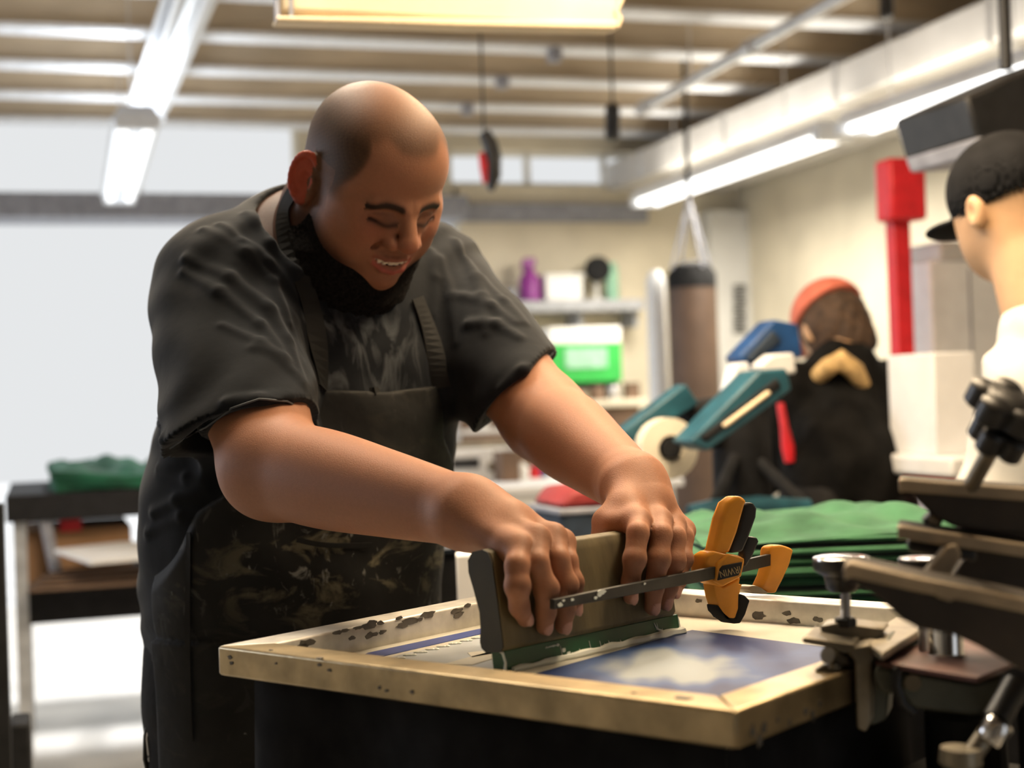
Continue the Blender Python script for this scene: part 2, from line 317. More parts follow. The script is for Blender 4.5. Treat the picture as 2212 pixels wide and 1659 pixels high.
def lumpy(name,a0,b0,z0,a1,b1,z1,m,seed=0,amp=.02,parent=None,nx=26,ny=16,layers=3,room=True):
    """folded cloth: rounded slab with wavy top and creased edges"""
    rs=np.random.RandomState(seed); ph=rs.rand(8)*6.28; vs_=[];f=[]
    nz=layers*4+1
    RMf=RM if room else (lambda a,b,z: V(a,b,z))
    ring=[]
    per=2*(nx+ny)
    pts2=[(u/nx,0) for u in range(nx)]+[(1,v/ny) for v in range(ny)]+[(1-u/nx,1) for u in range(nx)]+[(0,1-v/ny) for v in range(ny)]
    for k in range(nz):
        t=k/(nz-1); bulge=.006*abs(math.sin(t*layers*math.pi))
        for (u,v) in pts2:
            cx_,cy_=u-.5,v-.5; s=1+0*t
            w=amp*.25*math.sin(7*u+ph[0]+t*3)+amp*.25*math.sin(9*v+ph[1]-t*2)
            a=a0+(a1-a0)*u+(w+bulge)*np.sign(cx_)*(abs(cx_)>.45); b=b0+(b1-b0)*v+(w+bulge)*np.sign(cy_)*(abs(cy_)>.45)
            e=amp*.3*(math.sin(5*u+ph[2])+math.sin(6*v+ph[3]))*t
            vs_.append(RMf(a,b,z0+(z1-z0)*t+e))
    for k in range(nz-1):
        for i in range(per): f.append((k*per+i,k*per+(i+1)%per,(k+1)*per+(i+1)%per,(k+1)*per+i))
    base=len(vs_)
    for j in range(ny+1):
        for i in range(nx+1):
            u,v=i/nx,j/ny; a=a0+(a1-a0)*u; b=b0+(b1-b0)*v
            edge=min(u,1-u,v,1-v); d=min(1,edge*8)
            e=amp*.3*(math.sin(5*u+ph[2])+math.sin(6*v+ph[3]))
            e+=d*amp*(.35*math.sin(11*u+5*v+ph[4])+.3*math.sin(17*v-8*u+ph[5])+.2*math.sin(27*u+13*v+ph[6])+.3)
            vs_.append(RMf(a,b,z1+e))
    for j in range(ny):
        for i in range(nx): q=base+j*(nx+1)+i; f.append((q,q+1,q+nx+2,q+nx+1))
    f.append(tuple(range(per))[::-1])
    return mk(name,(vs_,f),m,parent,smooth=True)
o=lumpy('folded_shirts',apx(112,1030,bt)[0],bt+.02,zt,aa1-.05,bt+.7,apx(200,1022,bt)[2],'green_dark',3,.04); tag(o,'pile of dark green shirts on the packing table left of the worker','shirts')
bx=thing('cardboard_box','brown cardboard box with a red mark under the packing table','box')
bb=rbox(apx(34,1200,bt+.1)[0],bt+.1,zs,apx(285,1200,bt+.1)[0],bt+.5,zt-.12); mk('carton',bb,'brown_box',bx,bevel=.004)
mk('red_mark',pbox(128,1105,176,1148,bt+.095,.004),'red_paint',bpy.data.objects['carton'])
mk('box_flap',prism([WB(34,1102,bt+.09),WB(285,1102,bt+.09),WB(285,1108,bt+.02),WB(34,1108,bt+.02)],Z_*.004),'brown_box',bx)
o=mk('paper_sheets',prism([WB(118,1186,bt-.06),WB(195,1212,bt-.2),WB(330,1200,bt-.2),WB(330,1168,bt+.09),WB(260,1170,bt+.09)],-Z_*.012),'white_paper'); tag(o,'white paper sheets lying on the shelf of the packing table','paper')
for i in range(4):
    o=mk('flattened_carton',rbox(aa0+.06+.02*i,bt-.12+.03*i,zs+.001+.012*i,aa1-.2,bt+.06,zs+.011+.012*i),'dull_brown',bevel=.002)
    tag(o,['flattened brown carton, lowest of the four on the shelf','flattened brown carton, second up on the shelf','flattened brown carton, third up on the shelf','flattened brown carton, topmost on the shelf'][i],'carton','flattened cartons')
pst=mk('steel_post',[rbox(apx(-30,1300,2.9)[0],2.9,0,apx(14,1300,2.9)[0],2.96,apx(0,1090,2.9)[2])],'black_matte',bevel=.003); tag(pst,'dark upright post cut off by the left edge','post')
o=mk('wooden_block',pbox(24,1565,68,1720,3.0,.12),'black_matte',bevel=.006); tag(o,'dark wooden post end at the lower left corner','post')
o=mk('white_bin',pbox(-60,1540,12,1800,3.2,.2),'white_plastic',bevel=.01); tag(o,'white bin cut off by the left edge near the floor','bin')
for o_,x in ((bpy.data.objects['wooden_block'],0),): pass
# sunlit patch: pale mat lying on the floor
# --------------------------------------------------------- middle background: counter and shelf
mm('shelf_grey',(.36,.37,.40),.6); mm('purple',(.25,.03,.25),.4); mm('jar_white',(.85,.85,.83),.4,var=.02); mm('mint',(.32,.58,.42),.5)
mm('green_label',(.03,.42,.07),.45,var=.05); mm('clutter',(.25,.21,.15),.7,var=.4,scale=30); mm('teal',(.015,.085,.12),.45,var=.15); mm('blue',(.012,.06,.19),.45,var=.2)
mm('leather',(.10,.060,.040),.6,var=.15,scale=6); mm('pvc',(.83,.85,.88),.4,var=.02); mm('denim',(.28,.38,.58),.85,var=.25,scale=3,stretch=(30,1,1)); mm('yellow_paper',(.70,.60,.22),.7)
bs=BW-.34
sh=thing('wall_shelf','grey wall shelf holding bottles, between his shoulder and the punching bag','shelf')
mk('shelf_board',pbox(1085,648,1392,672,bs,.33),'shelf_grey',sh,bevel=.004)
for x in (1130,1250,1370): mk('bracket',pbox(x,672,x+9,706,bs+.1,.23),'shelf_grey',sh)
zsh=ab(WB(1240,648,bs))[2]
def onshelf(x0,x1,ytop,b,d): # box sitting on the shelf top
    a0,a1=apx(x0,620,b)[0],apx(x1,620,b)[0]; return a0,a1,ab(WB((x0+x1)/2,ytop,b))[2]
a0,a1,z1=onshelf(1128,1180,552,bs+.06,.1); ca=(a0+a1)/2; r=(a1-a0)/2*.85
o=thing('spray_bottle','purple spray bottle standing on the grey wall shelf','bottle')
c=RM(ca,bs+.15,zsh); H=z1-zsh
mk('bottle',lathe(c,Z_,[(0,r*.8),(.01,r),(H*.5,r),(H*.7,r*.45),(H*.78,r*.4)],18),'purple',o,smooth=True)
mk('trigger_head',[box(c+Z_*H*.88,E1,E2,Z_,(r*.55,r*.35,H*.09)),box(c+Z_*H*.8-E1*r*.6,E1,E2,Z_,(r*.1,r*.2,H*.12))],'purple',o,bevel=.006)
a0,a1,z1=onshelf(1182,1262,592,bs+.06,.1)
o=mk('storage_tub',[rbox(a0,bs+.08,zsh,a1,bs+.28,z1),rbox(a0-.01,bs+.07,z1-.02,a1+.01,bs+.29,z1+.005)],'jar_white',bevel=.01); tag(o,'white storage tub on the wall shelf right of the purple bottle','tub')
t=thing('desk_fan','small dark fan on the wall shelf beside the white tub','fan')
c=WB(1290,582,bs+.12); mk('fan_head',lathe(c-E2*.05,E2,[(0,.02),(.01,.08),(.06,.085),(.09,.05)],20),'black_matte',t,smooth=True)
mks('fan_stand',[cyl(V(c[0],c[1],zsh+.01)+E2*.02,c+E2*.02,.012),cyl(V(c[0],c[1],zsh)+E2*.02,V(c[0],c[1],zsh+.015)+E2*.02,.05)],'jar_white',t)
a0,a1,z1=onshelf(1318,1350,565,bs+.06,.1)
o=mk('mint_jar',lathe(RM((a0+a1)/2,bs+.16,zsh),Z_,[(0,.04),(.01,.045),(z1-zsh-.04,.045),(z1-zsh-.03,.035),(z1-zsh,.035)],16),'mint',smooth=True); tag(o,'pale green jar on the wall shelf right of the dark fan','jar')
o=mk('grey_can',lathe(RM(apx(1110,640,bs+.1)[0],bs+.16,zsh),Z_,[(0,.035),(.005,.04),(.08,.04),(.09,.03)],16),'shelf_grey',smooth=True); tag(o,'small grey can on the wall shelf left of the purple bottle','can')
# counter
bc=BW-1.15; zc=apx(1200,868,bc)[2]; ca0,ca1=apx(900,900,bc)[0],apx(1400,900,bc)[0]
ct=thing('work_counter','cluttered work counter along the far wall behind his arm','counter')
mk('counter_top',rbox(ca0,bc,zc-.04,ca1,BW-.18,zc),'wall_paint',ct,bevel=.005)
mk('cabinet_front',rbox(ca0+.03,bc+.05,0,ca1-.03,BW-.2,zc-.04),'dull_brown',ct)
t=thing('green_carton','white and bright green carton standing on the far counter','carton')
a0,a1=apx(1188,760,bc+.3)[0],apx(1343,760,bc+.3)[0]; z1=ab(WB(1265,706,bc+.3))[2]; zm=ab(WB(1265,742,bc+.3))[2]; z0=ab(WB(1265,826,bc+.3))[2]
mk('white_top',rbox(a0,bc+.3,zm,a1,bc+.6,z1),'jar_white',t,bevel=.006)
mk('green_body',[rbox(a0,bc+.301,z0,a1,bc+.6,zm)],'green_label',t,bevel=.006)
mk('pale_label',pbox(1222,752,1312,795,bc+.294,.006),'mint',bpy.data.objects['green_body'])
mk('riser',rbox(a0+.02,bc+.32,zc,a1-.02,bc+.58,z0),'black_matte',t)
rs=np.random.RandomState(2)
names=[('tape_roll','clutter'),('small_tin','beam_grey'),('ink_pot','black_matte'),('ink_pot','jar_white'),('parts_box','clutter'),('ink_pot','dull_brown'),('small_tin','steel_pipe'),('parts_box','dull_brown')]
poss=['at the far left end of the counter','second from the left on the counter','third from the left on the counter','in front of the green carton, left','in front of the green carton, middle','in front of the green carton, right','between the green carton and white pipe','beside the white pipe on the counter']
for i,(nm,mt) in enumerate(names):
    x=1105+i*37; a=apx(x,850,bc+.12)[0]; r=.035+.02*rs.rand(); h=.05+.06*rs.rand()
    if nm=='parts_box': g_=rbox(a-r,bc+.08,zc,a+r,bc+.08+2*r,zc+h)
    else: g_=lathe(RM(a,bc+.13,zc),Z_,[(0,r*.9),(.005,r),(h-.01,r),(h,r*.85)],16)
    o=mk(nm,g_,mt,smooth=nm!='parts_box'); tag(o,'small '+{'clutter':'brown','beam_grey':'grey','black_matte':'black','jar_white':'white','dull_brown':'dark brown','steel_pipe':'steel'}[mt]+' '+nm.replace('_',' ')+' '+poss[i],nm.replace('_',' '),'clutter on the far counter')
# nearer bench with machine and white tray
b2=5.3; z2=apx(1120,1052,b2)[2]; ba0,ba1=apx(930,1100,b2)[0],apx(1480,1100,b2)[0]
bn=thing('white_bench','white topped bench behind his forearms','bench')
mk('bench_top',rbox(ba0,b2,z2-.03,ba1,b2+1.1,z2),'white_paper',bn,bevel=.005)
mk('bench_apron',rbox(ba0+.03,b2+.03,z2-.12,ba1-.03,b2+1.05,z2-.03),'wall_white',bn)
for a_ in (ba0+.04,ba1-.08):
    for b_ in (b2+.05,b2+1.0): mk('leg',rbox(a_,b_,0,a_+.04,b_+.04,z2-.12),'metal_frame',bn)
def onbench(x0,y0,x1,bq,d):
    a0,a1=apx(x0,1000,bq)[0],apx(x1,1000,bq)[0]; z1=ab(WB((x0+x1)/2,y0,bq))[2]; return a0,a1,z1
t=thing('label_machine','cream desktop machine with a dark display on the white bench','machine')
bq=b2+.5; a0,a1,z1=onbench(957,968,1092,bq,.2)
mk('casing',prism([RM(a0,bq,z2),RM(a1,bq,z2),RM(a1,bq,z1-.02),RM(a1-.04,bq,z1),RM(a0+.03,bq,z1),RM(a0,bq,z1-.03)],E2*.3),'white_plastic',t,bevel=.01)
mk('display',pbox(977,990,1036,1012,bq-.008,.01),'black_plastic',t)
mk('side_knob',cyl(WB(1062,1008,bq),WB(1062,1008,bq)-E2*.02,.02),'clutter',t)
mk('rail',[rbox(a0-.02,bq+.05,z1+.0,a1+.25,bq+.2,z1+.02)],'clutter',t)
cl=[('white_jug',1118,1000,1150,'jar_white'),('red_tin',1150,1006,1175,'red_paint'),('grey_tub',1172,985,1215,'shelf_grey'),('brown_box',1085,975,1122,'dull_brown'),('blue_bottle',1168,968,1188,'blue')]
for i,(nm,x0,y0,x1,mt) in enumerate(cl):
    bq2=b2+.35+.13*(i%3); a0,a1,z1=onbench(x0,y0,x1,bq2,.1); r=(a1-a0)/2
    g_=rbox(a0,bq2,z2,a1,bq2+.12,z1) if nm in('brown_box','grey_tub') else lathe(RM((a0+a1)/2,bq2+.05,z2),Z_,[(0,r*.9),(.005,r),((z1-z2)*.7,r),((z1-z2)*.85,r*.5),(z1-z2,r*.4)],16)
    o=mk(nm,g_,mt,smooth='box' not in nm and 'tub' not in nm,bevel=0); tag(o,nm.replace('_',' ')+' on the white bench between his arms',nm.split('_')[1])
# strip of sewing/printing gear behind the machine, at the back of the bench
t=thing('gear_rack','cream metal rack of printing gear behind the desktop machine','rack')
bq=b2+.85; a0,a1=apx(985,930,bq)[0],apx(1210,930,bq)[0]; zr=[ab(WB(1100,y,bq))[2] for y in (905,925,945,962)]
mks('rack_post',[rbox(a0,bq,z2,a0+.02,bq+.02,zr[0]),rbox(a1-.02,bq,z2,a1,bq+.02,zr[0]),rbox((a0+a1)/2,bq,z2,(a0+a1)/2+.02,bq+.02,zr[0])],'metal_frame',t)
mks('rack_tray',[rbox(a0,bq,zr[1]-.02,a1,bq+.12,zr[1]),rbox(a0,bq,zr[3]-.02,a1,bq+.12,zr[3])],'white_plastic',t,bevel=.003)
for i in range(5):
    a=a0+.04+i*(a1-a0-.08)/4; mk('rack_item',rbox(a-.02,bq+.02,zr[1],a+.02,bq+.1,zr[1]+.03+.02*(i%3)),['dull_brown','jar_white','clutter','beam_grey','cream_metal'][i],t,bevel=.003)
# bag and bucket just behind the squeegee
b3=3.0
t=thing('tool_bag','dark blue tool bag with a red top behind his forearm','bag')
a0,a1=apx(1212,1120,b3)[0],apx(1330,1120,b3)[0]; z0,zmm,z1=[ab(WB(1260,y,b3))[2] for y in (1190,1085,1052)]
mm('navy',(.02,.035,.06),.7,var=.2); mm('dull_red',(.30,.03,.03),.7)
mk('bag_body',prism([RM(a0,b3,z0),RM(a1,b3,z0),RM(a1,b3,zmm-.01),RM(a0,b3,zmm-.01)],E2*.2),'navy',t,bevel=.015)
mk('bag_top',prism([RM(a0,b3,zmm-.01),RM(a1,b3,zmm-.01),RM(a1-.02,b3,z1),RM(a0+.03,b3,z1-.005)],E2*.2),'dull_red',t,bevel=.012)
mk('bag_rim',[rbox(a0-.006,b3-.006,zmm-.025,a1+.006,b3+.206,zmm-.012)],'beam_grey',t,bevel=.003)
bagz=z0; bag_ab=(a0,a1)
# stand under bag
o=thing('side_stand','black steel stand carrying the tool bag','stand')
mk('stand_top',rbox(a0-.06,b3-.05,z0-.02,a1+.1,b3+.3,z0),'black_matte',o); 
for a_ in (a0-.05,a1+.06):
    for b_ in (b3-.04,b3+.26): mk('leg',rbox(a_,b_,0,a_+.03,b_+.03,z0-.02),'black_matte',o)
t=thing('paper_stack_table','white topped trolley just left of the squeegee','trolley')
b4=2.35; a0,a1=apx(985,1230,b4)[0],apx(1095,1230,b4)[0]; z1=apx(1030,1196,b4)[2]
mk('trolley_top',rbox(a0,b4,z1-.16,a1+.05,b4+.5,z1),'white_paper',t,bevel=.004)
for a_ in (a0+.01,a1):
    for b_ in (b4+.02,b4+.44): mk('leg',rbox(a_,b_,0,a_+.03,b_+.03,z1-.16),'metal_frame',t)
t=thing('black_stool','black stool back edge beside his hip, left of the white trolley','stool')
b5=2.1; a0,a1=apx(942,1230,b5)[0],apx(998,1230,b5)[0]; z1=ab(WB(970,1168,b5))[2]; z0=ab(WB(970,1300,b5))[2]
mk('stool_seat',rbox(a0-.25,b5,z1-.02,a1+.0,b5+.2,z1),'navy',t,bevel=.008)
mk('stool_body',rbox(a0-.24,b5+.01,z0-.1,a1-.006,b5+.19,z1-.02),'black_matte',t)
mk('steel_clip',pbox(948,1180,975,1188,b5-.004,.01),'steel_pipe',t)
for a_ in (a0-.22,a1-.03): mks('leg',[rbox(a_,b5+.02,0,a_+.02,b5+.04,z0-.1),rbox(a_,b5+.15,0,a_+.02,b5+.17,z0-.1)],'black_matte',t)
# --------------------------------------------------------- white pipe, punching bag, teal machine
bp_=7.2
c0=WB(1415,585,bp_); c1=V(c0[0],c0[1],0)
o=mk('white_standpipe',lathe(c1,Z_,[(0,.11),(.02,.06),(c0[2]-.05,.05),(c0[2],.03)],20),'pvc',smooth=True); tag(o,'tall white standing pipe left of the punching bag','pipe')
t=thing('punching_bag','brown leather punching bag hanging on chains in the background','punching bag')
ctop=WB(1492,560,bp_-.2); cbot=WB(1502,1130,bp_-.2); cbot=V(ctop[0],ctop[1],cbot[2]); Hh=ctop[2]-cbot[2]; r=.128
mk('bag_body',lathe(cbot,Z_,[(0,.02),(.01,r*.9),(.05,r),(Hh-.16,r),(Hh-.15,r*.99)],24),'leather',t,smooth=True)
mk('top_band',lathe(cbot+Z_*(Hh-.15),Z_,[(0,r*1.01),(.07,r*1.0),(.12,r*.75),(.14,.03)],24),'black_matte',t,smooth=True)
hk=cbot+Z_*(Hh+.32)
for q in range(4):
    an=q*math.pi/2+.4; pb_=cbot+Z_*(Hh-.05)+r*.9*V(math.cos(an),math.sin(an),0)
    mk('chain',tube([pb_,pb_*.5+hk*.5,hk],.008,6),'beam_grey',t)
mk('hanging_strap',cyl(hk,V(hk[0],hk[1],3.12),.012),'black_matte',t)
# vertical sign on pilaster: dark lettering
mm('ink_dark',(.05,.048,.04),.9,spec=.1)
g=[]
for k in range(7):
    y=615+k*15.5
    g+=[pbox(1584,y,1612,y+4.5,BW-.168,.006),pbox(1584,y+8,1612,y+12,BW-.168,.006)]+([pbox(1588,y,1592,y+11,BW-.168,.006)] if k%2 else [pbox(1604,y,1608,y+11,BW-.168,.006)])
so2=mk('wall_lettering',g,'ink_dark')
tag(so2,'dark vertical lettering on the white pilaster right of the punching bag','sign')
# teal machine: tilted press arms
bm_=3.05
t=thing('printing_press','teal and blue printing press with tilted arms in the background','printing press')
def arm(pts,b,d,m,nm): return mk(nm,prism([WB(x,y,b) for x,y in pts],E2*d),m,t,bevel=.006)
arm([(1340,935),(1372,958),(1512,872),(1482,828)],bm_,.06,'teal','arm_plate')
arm([(1490,955),(1530,975),(1712,842),(1700,795),(1640,800)],bm_-.2,.10,'teal','lower_arm')
arm([(1512,944),(1528,956),(1692,836),(1680,815)],bm_-.206,.05,'black_matte','arm_channel')
arm([(1560,918),(1568,926),(1670,850),(1662,842)],bm_-.212,.02,'cream_metal','arm_strip')
arm([(1596,770),(1612,800),(1735,770),(1725,700),(1672,690)],bm_+.1,.08,'blue','blue_cover')
arm([(1612,775),(1630,785),(1690,735),(1672,712)],bm_+.09,.02,'navy','cover_recess')
arm([(1640,790),(1655,815),(1722,806),(1715,762),(1670,765)],bm_-.02,.05,'white_plastic','sheen_plate')  # white plate modelled in place of the sheen on the press
arm([(1572,850),(1590,785),(1618,782),(1625,830)],bm_+.02,.05,'pvc','pale_hose_guard')
c=WB(1428,968,bm_); mk('pulley',lathe(c,-E2,[(0,.05),(0.01,.068),(.05,.068),(.055,.03),(.03,.025)],24),'wall_paint',t,smooth=True)
mk('pulley_hub',cyl(c-E2*.04,c-E2*.062,.022),'black_matte',bpy.data.objects['pulley'])
q=[WB(x,y,bm_-.1) for x,y in ((1490,1112),(1540,1100),(1640,1092),(1745,1098))]; mk('base_rail',tube(q,.022,10),'teal',t,smooth=True)
cb=WB(1600,1098,bm_+.1); mks('column',[cyl(V(cb[0],cb[1],0),WB(1600,880,bm_+.1),.07),cyl(WB(1600,880,bm_+.1),WB(1480,900,bm_+.05),.035)],'black_matte',t,smooth=True)
mks('base_foot',[box(V(cb[0],cb[1],.03),E1,E2,Z_,(.2,.05,.03)),box(V(cb[0],cb[1],.03),E1,E2,Z_,(.05,.2,.03))],'black_matte',t,bevel=.01)
mks('support_strut',[cyl(WB(1600,960,bm_+.1),q[1],.015),cyl(WB(1600,960,bm_+.1),q[3],.015),cyl(WB(1590,950,bm_+.1),c,.015)],'black_matte',t)
# striped cloths hanging
for i,(x0,x1) in enumerate(((1562,1592),(1594,1622),(1624,1650))):
    p0_=WB(x0,885,5.4);p1_=WB(x1,885,5.4);zb=WB(x0,1110,5.4)[2]
    g_=[];n=12;vs_=[];f_=[]
    for j in range(n+1):
        u=j/n; p_=p0_*(1-u)+p1_*u+E2*.012*math.sin(u*14+i)
        for zz in (p0_[2],zb):
            for w_ in (0,.006): vs_.append(V(p_[0],p_[1],zz)+E2*w_)
    for j in range(n):
        a_=j*4;b_=a_+4
        f_+=[(a_,b_,b_+2,a_+2),(a_+1,a_+3,b_+3,b_+1),(a_,a_+1,b_+1,b_),(a_+2,b_+2,b_+3,a_+3)]
    f_+=[(0,2,3,1),(n*4,n*4+1,n*4+3,n*4+2)]
    o=mk('hanging_cloth',(vs_,f_),['denim','pvc','denim'][i],smooth=True); tag(o,['pale blue cloth hanging under the press arm, nearest the punching bag','white cloth hanging between two blue cloths','blue cloth hanging beside the bending person'][i],'cloth','hanging cloths')
rail=mk('cloth_rail',cyl(WB(1550,884,5.4)+E2*.003,WB(1665,884,5.4)+E2*.003,.008),'metal_frame',smooth=True)
mks('rail_stand',[cyl(WB(1550,884,5.4),V(*WB(1550,884,5.4)[:2],0),.01),cyl(WB(1665,884,5.4),V(*WB(1665,884,5.4)[:2],0),.01)],'metal_frame',rail); tag(rail,'thin steel rail holding the hanging cloths','rail')
# --------------------------------------------------------- red and white cabinet on the right
bk=3.9
t=thing('red_pillar','red painted steel pillar with a red box on top, right background','pillar')
c0,c1=WB(1932,515,bk),WB(1968,515,bk); w_=abs(ab(c1)[0]-ab(c0)[0])
mk('pillar_post',rbox(ab(c0)[0],bk,0,ab(c0)[0]+w_,bk+.05,ab(c0)[2]+.06),'red_paint',t,bevel=.004)
mk('alarm_box',pbox(1924,340,2003,474,bk-.05,.09),'red_paint',t,bevel=.012)
t=thing('white_cabinet','tall white cabinet beside the red pillar','cabinet')
mk('cabinet_body',pbox(2035,560,2240,2000,bk+.07,.22),'white_plastic',t,bevel=.01); 
mk('cabinet_top',pbox(2030,520,2240,562,bk+.06,.24),'duct',t,bevel=.01)
mk('door_seam',pbox(2100,580,2104,1000,bk+.066,.005),'shelf_grey',t)
t=thing('white_table','white topped table in front of the white cabinet','table')
bq=2.95; zq=apx(2000,990,bq)[2]; a0,a1=apx(2055,1000,bq)[0],apx(2420,1000,bq)[0]
mk('tabletop',rbox(a0,bq,zq-.05,a1,bq+.45,zq),'white_plastic',t,bevel=.01)
mk('red_edge',rbox(a0+.03,bq+.02,zq-.075,a1-.03,bq+.43,zq-.05),'red_paint',t)
for a_ in (a0+.05,a1-.08):
    for b_ in (bq+.05,bq+.38): mk('leg',rbox(a_,b_,0,a_+.03,b_+.03,zq-.075),'metal_frame',t)
o=mk('white_carton',rbox(apx(2015,760,bq+.1)[0],bq+.1,zq,apx(2105,760,bq+.1)[0],bq+.30,apx(2010,762,bq+.1)[2]),'white_paper',bevel=.004); tag(o,'white carton standing on the white topped table','carton')
# black hood thing at top right
t=thing('black_speaker','black box hanging above the capped person at the right edge','speaker')
b6=2.9
mk('speaker_box',prism([WB(2086,208,b6),WB(2112,300,b6),WB(2330,285,b6),WB(2330,100,b6),WB(2212,152,b6)],E2*.3),'black_plastic',t,bevel=.01)
mk('grey_grille',prism([WB(2112,296,b6-.01),WB(2125,330,b6-.01),WB(2330,318,b6-.01),WB(2330,284,b6-.01)],E2*.3),'beam_grey',t,bevel=.006)
hp=WB(2260,120,b6)+E2*.15; mk('bracket',cyl(hp,V(hp[0],hp[1],3.12),.015),'black_plastic',t)
# ------------------------------------------------------------------ screen frame on the press
mm('alu_pale',(.62,.60,.55),.45,.35,var=.2,scale=26)
mm('aluminium',(.40,.315,.185),.38,.85,var=.18,scale=30,bump=.15,stretch=(1,1,1)); mm('alu_edge',(.62,.58,.48),.42,.4,var=.2,scale=24)
mm('mesh_cream',(.62,.60,.52),.35,var=.04,scale=14); mm('emulsion',(.035,.085,.27),.22,var=.25,scale=16,coat=.3)
mm('haze_grey',(.42,.46,.50),.3,var=.12,scale=20); mm('white_ink',(.80,.84,.78),.35,var=.03); mm('blue_line',(.03,.06,.26),.4)
mm('stain',(.10,.09,.075),.6,var=.3,scale=60); mm('wood_sq',(.125,.097,.046),.6,var=.25,scale=9,bump=.15,stretch=(4,4,1)); mm('wood_end',(.032,.028,.016),.65,var=.2,scale=20)
mm('blade_green',(.008,.075,.028),.3,var=.2,scale=12); mm('steel_dark',(.022,.021,.019),.45,.25,var=.3,scale=40); mm('chrome',(.7,.7,.7),.15,1,var=.03)
mm('clamp_orange',(.72,.30,.025),.42,var=.12,scale=18,coat=.15); mm('worn_metal',(.27,.235,.175),.42,.6,var=.25,scale=22,bump=.2); mm('plate_brown',(.13,.062,.052),.5,.2,var=.2,scale=25)
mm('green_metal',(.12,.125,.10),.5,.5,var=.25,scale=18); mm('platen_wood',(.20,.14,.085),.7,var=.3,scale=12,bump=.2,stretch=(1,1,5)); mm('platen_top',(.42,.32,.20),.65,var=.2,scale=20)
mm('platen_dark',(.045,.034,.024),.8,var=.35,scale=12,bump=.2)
ZT=.95; FH=.026; ZM=ZT-FH+.003
A=G(470,1395,ZT);B=G(1590,1535,ZT); LAB=np.linalg.norm(B-A); eu=(B-A)/LAB; ev=V(-eu[1],eu[0],0); LAD=.487
def F_(u,v,z): return A+eu*u+ev*v+V(0,0,z-ZT)
def fuv(x,y,z=ZM):
    g=G(x,y,z)-A; return g@eu,g@ev
def fbox(u0,v0,z0,u1,v1,z1): return box(F_((u0+u1)/2,(v0+v1)/2,(z0+z1)/2),eu,ev,Z_,((u1-u0)/2,(v1-v0)/2,(z1-z0)/2))
rw=.036
scr=thing('screen_frame','aluminium screen printing frame with blue emulsion on its mesh, under the squeegee','screen printing frame')
def rail_(pts,nm='rail',m_='aluminium'):
    return mk(nm,prism([F_(u,v,ZT) for u,v in pts],-Z_*FH),m_,scr,bevel=.0022)
rail_([(0,0),(LAB,0),(LAB-rw,rw),(rw,rw)],'front_rail'); rail_([(LAB,0),(LAB,LAD),(LAB-rw,LAD-rw),(LAB-rw,rw)],'side_rail')
rail_([(0,0),(rw,rw),(rw,LAD-rw),(0,LAD)],'side_rail','alu_pale'); rail_([(0,LAD),(rw,LAD-rw),(LAB-rw,LAD-rw),(LAB,LAD)],'back_rail','alu_pale')
mk('mesh',fbox(.002,.002,ZM-.0015,LAB-.002,LAD-.002,ZM),'mesh_cream',scr)
def patch(name,pts,m,h=.0005,lift=0,par=None):
    uv=[fuv(x,y) for x,y in pts]
    return mk(name,prism([F_(u,v,ZM+lift) for u,v in uv],Z_*h),m,par or scr)
# blue emulsion: one sheet covering most of the mesh on the right with a washed-out cloudy middle
def emul():
    m=bpy.data.materials.new('emulsion_cloudy'); m.use_nodes=True; nt=m.node_tree; N=nt.nodes; L=nt.links; b=N['Principled BSDF']; b.inputs['Roughness'].default_value=.5
    tc=N.new('ShaderNodeTexCoord'); 
    mp=N.new('ShaderNodeMapping'); mp.vector_type='POINT'; L.new(tc.outputs['Object'],mp.inputs[0])
    nz=N.new('ShaderNodeTexNoise'); nz.inputs['Scale'].default_value=9; nz.inputs['Detail'].default_value=5; nz.inputs['Distortion'].default_value=.6; L.new(tc.outputs['Object'],nz.inputs['Vector'])
    at=N.new('ShaderNodeAttribute'); at.attribute_name='wash'
    ad=N.new('ShaderNodeMath'); ad.operation='ADD'; L.new(at.outputs['Fac'],ad.inputs[0]); 
    sc_=N.new('ShaderNodeMath'); sc_.operation='MULTIPLY_ADD'; L.new(nz.outputs['Fac'],sc_.inputs[0]); sc_.inputs[1].default_value=.9; sc_.inputs[2].default_value=-.45; L.new(sc_.outputs[0],ad.inputs[1])
    r=N.new('ShaderNodeValToRGB'); e=r.color_ramp.elements; e[0].position=.12; e[0].color=(.012,.030,.13,1); e[1].position=.85; e[1].color=(.30,.34,.37,1)
    e2=e.new(.42); e2.color=(.035,.085,.25,1); L.new(ad.outputs[0],r.inputs[0]); L.new(r.outputs[0],b.inputs['Base Color']); return m
M['emulsion_cloudy']=emul()
